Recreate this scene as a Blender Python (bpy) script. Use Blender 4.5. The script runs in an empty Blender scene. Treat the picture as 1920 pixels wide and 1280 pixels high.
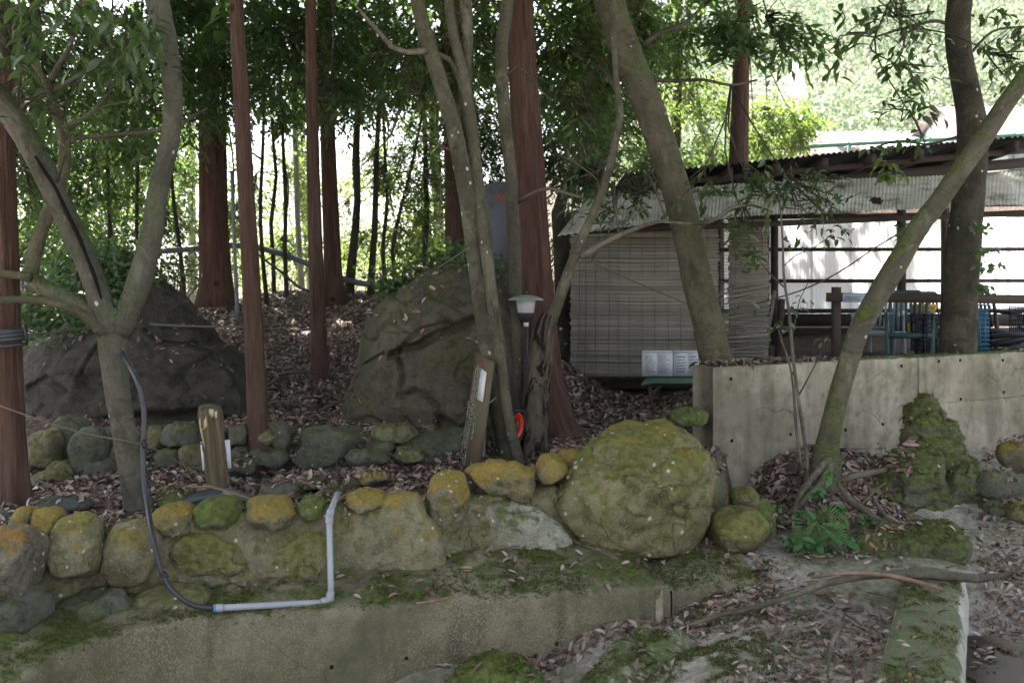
import bpy, bmesh, math, random
import numpy as np
from mathutils import Vector, Matrix
from mathutils.bvhtree import BVHTree
RD = random.Random(11)
rng = np.random.default_rng(11)
SC = bpy.context.scene
COL = SC.collection
PI = math.pi
# ------------------------------------------------------------------ camera
F, HOR, H = 1920 * 35 / 36.0, 540.0, 1.6
cam = bpy.data.cameras.new('camera'); cam.lens = 35; cam.sensor_width = 36
cam.shift_y = -(640 - HOR) / 1920.0
cam.dof.use_dof = True; cam.dof.focus_distance = 6.4; cam.dof.aperture_fstop = 2.8
cam.clip_start = 0.05; cam.clip_end = 600
co = bpy.data.objects.new('camera', cam); COL.objects.link(co)
co.location = (0, 0, H); co.rotation_euler = (PI / 2, 0, 0)
SC.camera = co
# ------------------------------------------------------------------ world, sun, exposure
SUN_EL, SUN_AZ = math.radians(58), math.radians(-35)      # azimuth from +Y towards +X
w = bpy.data.worlds.new('World'); SC.world = w; w.use_nodes = True
wn = w.node_tree.nodes; wl = w.node_tree.links
for n in list(wn): wn.remove(n)
sky = wn.new('ShaderNodeTexSky'); sky.sky_type = 'NISHITA'; sky.sun_disc = False
sky.sun_elevation = SUN_EL; sky.sun_rotation = SUN_AZ
sky.air_density = 1.0; sky.dust_density = 3.0; sky.ozone_density = 1.0
bg = wn.new('ShaderNodeBackground'); bg.inputs[1].default_value = 0.07
wo = wn.new('ShaderNodeOutputWorld')
hs_ = wn.new('ShaderNodeHueSaturation'); hs_.inputs['Saturation'].default_value = .48
wl.new(sky.outputs[0], hs_.inputs['Color']); wl.new(hs_.outputs[0], bg.inputs[0]); wl.new(bg.outputs[0], wo.inputs[0])
sl = bpy.data.lights.new('sun', 'SUN'); sl.energy = 5; sl.angle = math.radians(0.6); sl.color = (1, .97, .91)
so = bpy.data.objects.new('sun', sl); COL.objects.link(so)
sdir = Vector((math.sin(SUN_AZ) * math.cos(SUN_EL), math.cos(SUN_AZ) * math.cos(SUN_EL), math.sin(SUN_EL)))
so.rotation_euler = sdir.to_track_quat('Z', 'Y').to_euler(); so.location = (0, 0, 20)
vs = SC.view_settings
vs.view_transform = 'Standard'; vs.look = 'None'; vs.gamma = 1; vs.use_curve_mapping = False
vs.exposure = 3.1
SC.cycles.use_denoising = True
SC.cycles.max_bounces = 6; SC.cycles.diffuse_bounces = 3; SC.cycles.transmission_bounces = 4
SC.cycles.transparent_max_bounces = 8; SC.cycles.sample_clamp_indirect = 4
# ------------------------------------------------------------------ helpers
def P(px, py, d): return np.array([(px - 960) / F * d, d, H - (py - HOR) / F * d])
_G = rng.random((64, 64, 64)) * 2 - 1
def vn(p):
    p = np.asarray(p, float); i = np.floor(p).astype(int); f = p - i; u = f * f * (3 - 2 * f)
    i0 = i & 63; i1 = (i + 1) & 63
    x0, y0, z0 = i0[..., 0], i0[..., 1], i0[..., 2]; x1, y1, z1 = i1[..., 0], i1[..., 1], i1[..., 2]
    a, b, c = u[..., 0], u[..., 1], u[..., 2]
    L = lambda s, t, q: s + (t - s) * q
    return L(L(L(_G[x0, y0, z0], _G[x1, y0, z0], a), L(_G[x0, y1, z0], _G[x1, y1, z0], a), b),
             L(L(_G[x0, y0, z1], _G[x1, y0, z1], a), L(_G[x0, y1, z1], _G[x1, y1, z1], a), b), c)
def fbm(p, o=4, g=.5):
    p = np.asarray(p, float); s = 0; a = 1; t = 0
    for k in range(o):
        s = s + a * vn(p * (2.03 ** k) + 17.3 * k); t += a; a *= g
    return s / t
def nrm(v):
    v = np.asarray(v, float); return v / np.maximum(np.linalg.norm(v, axis=-1, keepdims=True), 1e-9)
def wloc(o):
    v = np.zeros(3)
    while o is not None: v += np.array(o.location); o = o.parent
    return v
def link(name, me, mat=None, parent=None, loc=None):
    o = bpy.data.objects.new(name, me); COL.objects.link(o)
    if mat is not None and me is not None and not me.materials: me.materials.append(mat)
    if parent is not None: o.parent = parent
    if loc is not None: o.location = loc
    return o
def mesh(name, V, faces, smooth=True, attrs=None):
    """faces: list of (n,k) int arrays"""
    me = bpy.data.meshes.new(name); V = np.asarray(V, np.float32)
    faces = [np.asarray(f, np.int32) for f in faces if len(f)]
    me.vertices.add(len(V)); me.vertices.foreach_set('co', V.ravel())
    tot = sum(f.size for f in faces); nf = sum(len(f) for f in faces)
    me.loops.add(tot); me.polygons.add(nf)
    me.loops.foreach_set('vertex_index', np.concatenate([f.ravel() for f in faces]))
    ls = np.concatenate([np.full(len(f), f.shape[1], np.int32) for f in faces])
    me.polygons.foreach_set('loop_start', np.concatenate([[0], np.cumsum(ls)[:-1]]).astype(np.int32))
    me.update(calc_edges=True)
    me.validate()
    if smooth: me.polygons.foreach_set('use_smooth', np.ones(nf, bool))
    for k, v in (attrs or {}).items():
        v = np.asarray(v, np.float32)
        if v.ndim == 2:
            a = me.attributes.new(k, 'FLOAT_VECTOR', 'POINT'); a.data.foreach_set('vector', v.ravel())
        else:
            a = me.attributes.new(k, 'FLOAT', 'POINT'); a.data.foreach_set('value', v)
    return me
def mk(name, V, faces, mat, parent=None, smooth=True, attrs=None, base=None):
    V = np.asarray(V, float)
    if parent is not None: off = wloc(parent); loc = (0, 0, 0)
    else:
        off = np.array(base) if base is not None else np.array([V[:, 0].mean(), V[:, 1].mean(), V[:, 2].min()]); loc = off
    return link(name, mesh(name, V - off, faces, smooth, attrs), mat, parent, loc)
def tag(o, label=None, cat=None, group=None, kind=None):
    for k, v in (('label', label), ('category', cat), ('group', group), ('kind', kind)):
        if v: o[k] = v
    return o
def thing(name, label, cat, loc, group=None):
    o = bpy.data.objects.new(name, None); COL.objects.link(o); o.location = loc; o.empty_display_size = .1
    return tag(o, label, cat, group)
class MB:
    def __init__(s): s.V = []; s.F = {}; s.n = 0; s.A = {}
    def add(s, V, faces, **attrs):
        V = np.asarray(V, float)
        for f in faces:
            f = np.asarray(f, int)
            if len(f): s.F.setdefault(f.shape[1], []).append(f + s.n)
        for k, v in attrs.items(): s.A.setdefault(k, []).append(v)
        s.V.append(V); s.n += len(V); return s
    def box(s, c, sz, rz=0, M=None):
        x, y, z = np.array(sz) / 2
        V = np.array([[a * x, b * y, e * z] for e in (-1, 1) for b in (-1, 1) for a in (-1, 1)])
        if M is not None: V = V @ np.array(M).T
        elif rz: V = V @ np.array(Matrix.Rotation(rz, 3, 'Z')).T
        return s.add(V + np.array(c), [np.array([[0, 2, 3, 1], [4, 5, 7, 6], [0, 1, 5, 4], [2, 6, 7, 3], [0, 4, 6, 2], [1, 3, 7, 5]])])
    def bar(s, a, b, w, h=None, up=(0, 0, 1)):
        """rectangular bar from a to b; w across, h along up"""
        a = np.array(a, float); b = np.array(b, float); h = h or w
        t = nrm(b - a); u = np.array(up, float); u = nrm(u - t * (u @ t)); r = np.cross(t, u)
        V = [p + r * i * w / 2 + u * j * h / 2 for p in (a, b) for j in (-1, 1) for i in (-1, 1)]
        return s.add(V, [np.array([[0, 1, 3, 2], [4, 6, 7, 5], [0, 4, 5, 1], [2, 3, 7, 6], [0, 2, 6, 4], [1, 5, 7, 3]])])
    def tube(s, pts, rad, seg=8, **kw):
        V, Fq, Ft, bk = tube(pts, rad, seg, **kw)
        return s.add(V, [Fq, Ft], bk=bk)
    def get(s):
        return np.concatenate(s.V), [np.concatenate(v) for v in s.F.values()], {k: np.concatenate(v) for k, v in s.A.items() if sum(map(len, v)) == s.n}
    def build(s, name, mat, parent=None, smooth=False, base=None):
        V, fs, A = s.get()
        return mk(name, V, fs, mat, parent, smooth, A, base)
def crom(pts, step):
    pts = np.asarray(pts, float)
    if len(pts) < 3:
        n = max(2, int(np.linalg.norm(pts[-1, :3] - pts[0, :3]) / step) + 1); t = np.linspace(0, 1, n)[:, None]
        return pts[0] * (1 - t) + pts[-1] * t
    Q = np.vstack([2 * pts[0] - pts[1], pts, 2 * pts[-1] - pts[-2]]); out = []
    for i in range(1, len(Q) - 2):
        n = max(1, int(np.linalg.norm(Q[i + 1, :3] - Q[i, :3]) / step)); t = np.linspace(0, 1, n, endpoint=False)[:, None]
        a, b, c, d = Q[i - 1], Q[i], Q[i + 1], Q[i + 2]
        out.append(.5 * (2 * b + (c - a) * t + (2 * a - 5 * b + 4 * c - d) * t ** 2 + (3 * b - a - 3 * c + d) * t ** 3))
    out.append(pts[-1:]); return np.vstack(out)
def tube(pts, rad, seg=8, step=.1, rough=0., rs=3., flare=0, lobes=5, flen=.35, flute=0., lump=0., cap=True, seed=0):
    """tapered tube along a path. rough: fine bark relief, flute: long vertical ridges, lump: swellings, flare: root flare"""
    pts = np.asarray(pts, float); rad = np.broadcast_to(np.asarray(rad, float), (len(pts),))
    q = crom(np.column_stack([pts, rad]), step); C = q[:, :3]; r = np.maximum(q[:, 3], 1e-4); n = len(C)
    T = np.gradient(C, axis=0); T = nrm(T)
    u = np.array([1., 0, 0]); u = nrm(u - T[0] * (u @ T[0])) if abs(T[0][0]) < .9 else nrm(np.cross(T[0], [0, 1., 0]))
    U = []
    for t in T:
        u = nrm(u - t * (u @ t)); U.append(u)
    U = np.array(U); W = np.cross(T, U)
    S = np.concatenate([[0], np.cumsum(np.linalg.norm(np.diff(C, axis=0), axis=1))])
    th = np.arange(seg) / seg * 2 * PI; cs, sn = np.cos(th), np.sin(th)
    R = np.repeat(r[:, None], seg, 1); rm = r.mean()
    K = np.stack([np.broadcast_to(cs, (n, seg)) * rm, np.broadcast_to(sn, (n, seg)) * rm, np.broadcast_to(S[:, None], (n, seg))], -1)
    off = np.array([seed * 3.1, seed * 1.7, seed * 5.3])
    if rough: R = R * (1 + rough * fbm(K * np.array([rs / rm, rs / rm, rs / rm * .35]) + off, 3))
    if flute: R = R * (1 + flute * fbm(K * np.array([2.2 / rm, 2.2 / rm, .8]) + off + 9, 2))
    if lump: R = R + rm * lump * fbm(K * np.array([.6 / rm, .6 / rm, 1.6]) + off + 31, 3)
    if flare:
        e = np.exp(-S / flen)[:, None]
        R = R * (1 + flare * e * (.65 + .35 * np.cos(lobes * th + seed) + .25 * np.cos((lobes - 2) * th + 2.1 * seed))[None, :])
    V = C[:, None] + R[..., None] * (cs[None, :, None] * U[:, None] + sn[None, :, None] * W[:, None])
    i = np.arange(n - 1)[:, None] * seg; j = np.arange(seg)[None]; k = (j + 1) % seg
    Fq = np.stack([i + j, i + k, i + seg + k, i + seg + j], -1).reshape(-1, 4)
    V = V.reshape(-1, 3); bk = K.reshape(-1, 3); Ft = np.zeros((0, 3), int)
    if cap:
        V = np.vstack([V, C[0], C[-1]]); bk = np.vstack([bk, K[0].mean(0), K[-1].mean(0)]); a = n * seg; b = a + 1; e = (n - 1) * seg; j = np.arange(seg); k = (j + 1) % seg
        Ft = np.vstack([np.stack([k, j, np.full(seg, a)], -1), np.stack([e + j, e + k, np.full(seg, b)], -1)])
    return V, Fq, Ft, bk
def pth(l, d=None):
    """list of (px,py,width_px[,d]) -> points, radii"""
    ps, rs = [], []
    for q in l:
        dd = q[3] if len(q) > 3 else d
        ps.append(P(q[0], q[1], dd)); rs.append(q[2] / 2 / F * dd)
    return np.array(ps), np.array(rs)
def tb(name, l, mat, parent=None, d=None, seg=10, smooth=True, base=None, **kw):
    p, r = pth(l, d); return MB().tube(p, r, seg, **kw).build(name, mat, parent, smooth, base)
def lathe(prof, c, seg=24):
    """profile of (r,z) revolved round the vertical axis through c"""
    th = np.arange(seg) / seg * 2 * PI; V = np.array([[r * math.cos(t), r * math.sin(t), z] for r, z in prof for t in th]) + np.array(c)
    n = len(prof); i = np.arange(n - 1)[:, None] * seg; j = np.arange(seg)[None]; k = (j + 1) % seg
    return V, [np.stack([i + j, i + k, i + seg + k, i + seg + j], -1).reshape(-1, 4)]
_ico = {}
def ico(s):
    if s not in _ico:
        bm = bmesh.new(); bmesh.ops.create_icosphere(bm, subdivisions=s, radius=1)
        V = np.array([v.co[:] for v in bm.verts]); Fc = np.array([[v.index for v in f.verts] for f in bm.faces]); bm.free(); _ico[s] = (V, Fc)
    return _ico[s]
def rock_geo(poly, d, th, sub=4, rough=.06, crag=.0, seed=0, tilt=0., flat=.8, strat=0., cuts=9, cracks=(), yb=0.):
    """closed rock whose outline, seen from the path, follows poly (photo pixels) in the upright plane at distance d; th = half depth in m.
    tilt leans the face back, crag cuts facets, strat adds bedding steps"""
    poly = np.array(poly, float); X = (poly[:, 0] - 960) / F * d; Z = H - (poly[:, 1] - HOR) / F * d
    cx, cz = X.mean(), Z.mean(); a = np.arctan2(Z - cz, X - cx); o = np.argsort(a); a = a[o]; rr = np.hypot(X - cx, Z - cz)[o]
    V, Fc = ico(sub)
    if cuts:
        rr_ = np.random.default_rng(int(seed * 13 + 5)); V = V.copy()
        for _ in range(cuts):
            n_ = rr_.normal(size=3) * np.array([1, 1.1, 1]); n_[1] = -abs(n_[1]) * 1.7 - .25; n_ /= np.linalg.norm(n_)
            V = V - np.clip(V @ n_ - rr_.uniform(.66, .93), 0, None)[:, None] * n_ * .92
    t = np.arctan2(V[:, 2], V[:, 0]); rho = np.hypot(V[:, 0], V[:, 2])
    Rr = np.interp(t, np.concatenate([a - 2 * PI, a, a + 2 * PI]), np.tile(rr, 3))
    k = rho ** flat
    Q = np.stack([Rr * k * np.cos(t), th * np.sign(V[:, 1]) * np.abs(V[:, 1]) ** min(1., flat + .15), Rr * k * np.sin(t)], -1)
    sz = rr.mean(); q = Q / sz + seed * 7.77; N = nrm(Q / np.array([sz, th, sz]))
    dsp = rough * fbm(q * 1.6, 5, .55)
    if crag:
        c = fbm(q * 1.3 + 40, 2); dsp = dsp + crag * (np.abs(vn(q * 2.1 + 5)) - .3) + crag * .5 * np.round(c * 3) / 3
        dsp = dsp - crag * .7 * np.clip(1 - np.abs(fbm(q * np.array([1.1, 1.1, 2.2]) + 77, 3)) / .06, 0, 1)
    if strat:
        s = q[:, 2] * 3.5 + .9 * fbm(q * .9 + 3, 3); fr = s - np.floor(s); dsp = dsp + strat * (fr ** 2 - .4)
    Q = Q + N * (dsp * sz * (.35 + .65 * np.abs(N[:, 1:2].ravel()) ** .5))[:, None] if sub >= 5 else Q + N * (dsp * sz)[:, None]
    for cp, wd, dp in cracks:      # fissures cut into the near face along photo polylines
        cq = np.array(cp, float); U_ = (cq[:, 0] - 960) / F * d - cx; W_ = H - (cq[:, 1] - HOR) / F * d - cz; best = np.full(len(Q), 9.)
        for (u0, w0), (u1, w1) in zip(zip(U_, W_), zip(U_[1:], W_[1:])):
            e = np.array([u1 - u0, w1 - w0]); tt = np.clip(((Q[:, 0] - u0) * e[0] + (Q[:, 2] - w0) * e[1]) / (e @ e), 0, 1)
            best = np.minimum(best, np.hypot(Q[:, 0] - u0 - tt * e[0], (Q[:, 2] - w0 - tt * e[1])))
        wm = wd / F * d * (1 + .5 * fbm(q * 4 + 9, 2)); Q[:, 1] += np.where(Q[:, 1] < .2 * th, dp * np.clip(1 - best / wm, 0, 1) ** .7, 0)
    Q[:, 1] += tilt * Q[:, 2] + yb
    return Q + np.array([cx, d, cz]), Fc
def bb(x0, y0, x1, y1, n=14, pw=2.6, seed=0, j=.05):
    """a lumpy superellipse outline inside a pixel box"""
    r = random.Random(seed); out = []
    for i in range(n):
        t = 2 * PI * i / n; c, s = math.cos(t), math.sin(t); k = (abs(c) ** pw + abs(s) ** pw) ** (-1 / pw) * (1 - j * r.random() * 2)
        out.append(((x0 + x1) / 2 + (x1 - x0) / 2 * k * c, (y0 + y1) / 2 + (y1 - y0) / 2 * k * s))
    return out
# ------------------------------------------------------------------ leaves
def leaf_tpl(n):
    if n == 2:
        V = np.array([[0, 0, 0], [.42, .5, .06], [1, 0, -.06], [.42, -.5, .06]]); Fc = [np.array([[0, 1, 2], [0, 2, 3]])]
        Fc = [np.array([[0, 2, 1], [0, 3, 2]])]
    else:
        V = np.array([[0, 0, 0], [.28, .42, .08], [.65, .40, .05], [1, 0, -.12], [.65, -.40, .05], [.28, -.42, .08], [.3, 0, 0], [.66, 0, -.03]])
        Fc = [np.array([[0, 6, 1], [2, 7, 3], [0, 5, 6], [4, 3, 7]]), np.array([[1, 6, 7, 2], [6, 5, 4, 7]])]
    return V, Fc
def leaves(pos, dr, up, L, W, n=2):
    """leaf blades at pos, pointing along dr, faces roughly towards up"""
    T, Fc = leaf_tpl(n); m = len(pos); dr = nrm(dr); s = nrm(np.cross(up, dr)); u = np.cross(dr, s)
    L = np.broadcast_to(L, (m,)); W = np.broadcast_to(W, (m,))
    V = pos[:, None] + T[None, :, 0, None] * (dr * L[:, None])[:, None] + T[None, :, 1, None] * (s * W[:, None])[:, None] + T[None, :, 2, None] * (u * L[:, None])[:, None]
    k = len(T); off = np.arange(m)[:, None, None] * k
    return V.reshape(-1, 3), [(f[None] + off).reshape(-1, f.shape[1]) for f in Fc]
def sprays(C, D, L, W, per=10, length=.35, n=2, droop=.35, jit=.35):
    """leafy twigs: centres C, directions D; returns leaf positions, dirs, ups, lengths and twig end points"""
    m = len(C); D = nrm(D); side = nrm(np.cross(D, np.tile([0, 0, 1.], (m, 1))) + 1e-3 * rng.normal(size=(m, 3)))
    k = np.arange(per); s = (k + .6) / per; sg = np.where(k % 2 == 0, 1, -1)
    bend = np.zeros((m, per, 3)); bend[..., 2] = -droop * length * s ** 2
    pos = C[:, None] + D[:, None] * (s * length)[None, :, None] + bend
    dr = D[:, None] * (.45 + .5 * s)[None, :, None] + side[:, None] * (sg * .8 * (1 - .5 * s))[None, :, None] + rng.normal(size=(m, per, 3)) * jit
    dr[..., 2] -= droop
    up = np.array([0, 0, 1.]) + rng.normal(size=(m, per, 3)) * .45
    LL = L * rng.uniform(.6, 1.25, (m, per)); WW = W * LL / L * rng.uniform(.8, 1.15, (m, per))
    return pos.reshape(-1, 3), dr.reshape(-1, 3), up.reshape(-1, 3), LL.ravel(), WW.ravel()
def blob_pts(c, r, n, clump=7, tight=.33):
    c = np.array(c); r = np.array(r); m = max(1, n // clump)
    a = nrm(rng.normal(size=(m, 3))) * (rng.random(m) ** .45)[:, None]
    b = np.repeat(a, -(-n // m), 0)[:n]
    q = b + rng.normal(size=b.shape) * tight * .6
    return c + q * r, q
# ------------------------------------------------------------------ materials
class NT:
    def __init__(s, name):
        s.m = bpy.data.materials.new(name); s.m.use_nodes = True; s.t = s.m.node_tree; s.t.nodes.clear()
        s.out = s.t.nodes.new('ShaderNodeOutputMaterial')
    def n(s, ty, **kw):
        o = s.t.nodes.new(ty)
        for k, v in kw.items():
            if k.startswith('i_'):
                k = k[2:]; k = int(k) if k.isdigit() else k.replace('_', ' ')
                s.set(o.inputs[k], v)
            else: setattr(o, k, v)
        return o
    def set(s, inp, v):
        if isinstance(v, bpy.types.NodeSocket): s.t.links.new(v, inp)
        else: inp.default_value = (tuple(v) + (1,)) if isinstance(v, (tuple, list)) and len(v) == 3 and inp.type == 'RGBA' else v
    def math(s, op, a, b=0., clamp=False):
        o = s.n('ShaderNodeMath', operation=op, use_clamp=clamp); s.set(o.inputs[0], a); s.set(o.inputs[1], b); return o.outputs[0]
    def mix(s, f, a, b, mode='MIX'):
        o = s.n('ShaderNodeMix', data_type='RGBA', blend_type=mode); s.set(o.inputs[0], f); s.set(o.inputs[6], a); s.set(o.inputs[7], b); return o.outputs[2]
    def step(s, v, a, b):
        o = s.n('ShaderNodeMapRange', interpolation_type='SMOOTHSTEP'); s.set(o.inputs[0], v); s.set(o.inputs[1], a); s.set(o.inputs[2], b); return o.outputs[0]
    def noise(s, vec, sc, det=4, rough=.55, dist=0.):
        o = s.n('ShaderNodeTexNoise'); s.set(o.inputs['Vector'], vec); s.set(o.inputs['Scale'], sc); s.set(o.inputs['Detail'], det)
        s.set(o.inputs['Roughness'], rough); s.set(o.inputs['Distortion'], dist); return o.outputs[0]
    def vor(s, vec, sc, feat='F1', rnd=1.):
        o = s.n('ShaderNodeTexVoronoi', feature=feat); s.set(o.inputs['Vector'], vec); s.set(o.inputs['Scale'], sc); s.set(o.inputs['Randomness'], rnd); return o
    def scale(s, vec, v):
        o = s.n('ShaderNodeVectorMath', operation='MULTIPLY'); s.set(o.inputs[0], vec); o.inputs[1].default_value = v; return o.outputs[0]
    def objv(s, world=False):
        if world: return s.n('ShaderNodeNewGeometry').outputs['Position']
        c = s.n('ShaderNodeTexCoord').outputs['Object']; r = s.n('ShaderNodeObjectInfo').outputs['Random']
        o = s.n('ShaderNodeVectorMath', operation='ADD'); s.set(o.inputs[0], c)
        k = s.n('ShaderNodeVectorMath', operation='SCALE'); k.inputs[0].default_value = (31, 17, 23); s.set(k.inputs[3], r); s.set(o.inputs[1], k.outputs[0]); return o.outputs[0]
    def attr(s, nm): return s.n('ShaderNodeAttribute', attribute_name=nm)
    def nz(s):
        x = s.n('ShaderNodeSeparateXYZ'); s.set(x.inputs[0], s.n('ShaderNodeNewGeometry').outputs['Normal']); return x.outputs[2]
    def bump(s, hgt, st=.5, dist=.02, nrm=None):
        o = s.n('ShaderNodeBump'); s.set(o.inputs['Height'], hgt); o.inputs['Strength'].default_value = st; o.inputs['Distance'].default_value = dist
        if nrm is not None: s.set(o.inputs['Normal'], nrm)
        return o.outputs[0]
    def pbr(s, col, rough=.9, nrm=None, spec=.25, metal=0., trans=None):
        b = s.n('ShaderNodeBsdfPrincipled'); s.set(b.inputs['Base Color'], col); s.set(b.inputs['Roughness'], rough); s.set(b.inputs['Specular IOR Level'], spec); s.set(b.inputs['Metallic'], metal)
        if nrm is not None: s.set(b.inputs['Normal'], nrm)
        sh = b.outputs[0]
        if trans:
            tr = s.n('ShaderNodeBsdfTranslucent'); s.set(tr.inputs[0], trans[1]); mx = s.n('ShaderNodeMixShader'); mx.inputs[0].default_value = trans[0]
            s.set(mx.inputs[1], sh); s.set(mx.inputs[2], tr.outputs[0]); sh = mx.outputs[0]
        s.t.links.new(sh, s.out.inputs[0]); return s.m
def ramp(t, v, cols):
    o = t.n('ShaderNodeValToRGB'); t.set(o.inputs[0], v); e = o.color_ramp.elements
    while len(e) < len(cols): e.new(.5)
    for q, (p, c) in zip(e, cols): q.position = p; q.color = (*c, 1)
    return o.outputs[0]
def rock_mat(name, c1, c2, moss=.5, mcol=(.052, .066, .02), yel=.0, ycol=(.29, .205, .05), spots=.3, bump=.9, sc=1., top=.2, dark=.55, yst=1.):
    t = NT(name); v = t.objv(); z = t.nz()
    n1 = t.noise(v, 5 * sc, 6, .6); n2 = t.noise(v, 22 * sc, 5, .65); n3 = t.noise(v, 95, 3, .6); n4 = t.noise(v, 6 * sc, 9, .68, .5)
    c = t.mix(t.step(n1, .3, .7), c1, c2)
    c = t.mix(t.math('MULTIPLY', t.step(n2, .42, .68), dark), c, tuple(k * .35 for k in c1))
    c = t.mix(t.math('MULTIPLY', t.step(n3, .52, .72), .45), c, tuple(min(1, k * 1.9) for k in c2))
    ms = t.math('ADD', t.math('MULTIPLY', z, top), t.math('ADD', n4, t.math('MULTIPLY', n2, .5)))
    mk_ = t.step(ms, 1.10 - moss * .62, 1.27 - moss * .62)
    mc = t.mix(t.step(t.noise(v, 30, 4), .35, .65), mcol, tuple(k * 1.9 for k in mcol))
    c = t.mix(t.math('MULTIPLY', mk_, .88), c, mc)
    nv = t.n('ShaderNodeTexNoise'); t.set(nv.inputs['Vector'], v); nv.inputs['Scale'].default_value = 7 * sc; nv.inputs['Detail'].default_value = 6; sv = t.n('ShaderNodeVectorMath', operation='SCALE'); t.set(sv.inputs[0], nv.outputs['Color']); sv.inputs[3].default_value = .16 / sc; cv = t.n('ShaderNodeVectorMath', operation='ADD'); t.set(cv.inputs[0], v); t.set(cv.inputs[1], sv.outputs[0])
    ck = t.math('MULTIPLY', t.step(t.vor(cv.outputs[0], 5.5 * sc, 'DISTANCE_TO_EDGE').outputs['Distance'], .018, .003), t.step(t.noise(v, 4.5 * sc, 3), .57, .64)); c = t.mix(t.math('MULTIPLY', ck, .45), c, tuple(k * .22 for k in c1))
    if yel:
        ys = t.math('ADD', t.math('MULTIPLY', z, .25), t.math('ADD', t.math('MULTIPLY', t.noise(t.scale(v, (1, 1, yst)), 6.5 * sc, 8, .7, .6), 1.1), t.math('MULTIPLY', n3, .16)))
        ym = t.step(ys, 1.1 - yel * .6, 1.24 - yel * .6)
        c = t.mix(t.math('MULTIPLY', ym, .85), c, t.mix(t.step(n3, .35, .7), ycol, tuple(k * .55 for k in ycol)))
    if spots:
        vo = t.vor(v, 17 * sc); sm = t.math('MULTIPLY', t.step(t.math('SUBTRACT', .3, t.math('ADD', vo.outputs['Distance'], t.math('MULTIPLY', n2, .28))), .0, .05), t.step(t.noise(v, 3.7 * sc, 3), .60 - spots * .18, .64 - spots * .18))
        c = t.mix(t.math('MULTIPLY', sm, .8), c, (.46, .47, .40))
    hgt = t.math('ADD', t.math('SUBTRACT', t.math('MULTIPLY', n2, .5), t.math('MULTIPLY', ck, .2)), t.math('ADD', t.math('MULTIPLY', n3, .22), t.math('MULTIPLY', t.noise(v, 230, 2), .10)))
    return t.pbr(c, .92, t.bump(hgt, bump, .05), .15)
M = {}
M['rock_dark'] = rock_mat('dark sandstone', (.055, .048, .037), (.10, .088, .065), moss=.5, mcol=(.045, .046, .022), spots=.1, sc=.55, bump=.8, dark=.7)
M['rock_left'] = rock_mat('blackish sandstone', (.034, .031, .027), (.066, .059, .049), moss=.25, mcol=(.036, .038, .022), spots=.2, sc=.55, bump=.8, dark=.75)
M['stone_yellow'] = rock_mat('yellow lichen stone', (.13, .12, .075), (.215, .198, .13), moss=.5, yel=.84, spots=.5)
M['stone_moss'] = rock_mat('mossy stone', (.14, .13, .085), (.21, .195, .13), moss=.85, yel=.12, spots=.4, mcol=(.055, .07, .015))
M['stone_olive'] = rock_mat('olive stone', (.13, .12, .062), (.205, .188, .108), moss=.66, mcol=(.09, .088, .024), yel=.25, spots=.45)
M['stone_streak'] = rock_mat('yellow streaked stone', (.145, .128, .075), (.24, .216, .135), moss=.48, mcol=(.09, .09, .03), yel=.66, spots=.5, yst=.18)
M['stone_pale'] = rock_mat('pale stone', (.20, .19, .14), (.30, .285, .22), moss=.45, yel=.1, spots=.4, dark=.5)
M['stone_egg'] = rock_mat('egg stone', (.145, .128, .075), (.24, .216, .135), moss=.45, mcol=(.10, .098, .03), yel=.52, spots=.55)
M['stone_grey'] = rock_mat('grey green stone', (.075, .075, .055), (.125, .122, .092), moss=.45, mcol=(.06, .065, .028), spots=.12, dark=.5)
M['stone_orange'] = rock_mat('orange lichen rock', (.10, .088, .07), (.17, .155, .12), moss=.25, yel=.55, ycol=(.29, .16, .035), spots=.2, dark=.6, bump=.9)
M['boulder'] = rock_mat('lichen boulder', (.135, .122, .062), (.21, .192, .105), moss=.58, mcol=(.075, .08, .02), yel=.5, ycol=(.24, .18, .04), spots=1.0, sc=.8)
M['moss_rock'] = rock_mat('thick moss rock', (.075, .072, .05), (.15, .145, .10), moss=.68, mcol=(.062, .072, .022), spots=.1, top=.4, bump=1., dark=.6)
M['mortar'] = rock_mat('old mortar', (.13, .12, .075), (.205, .19, .122), moss=.62, mcol=(.078, .076, .028), spots=.35, dark=.3)
M['slate'] = rock_mat('slate slab', (.075, .085, .075), (.11, .12, .1), moss=.2, spots=.05)
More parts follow.
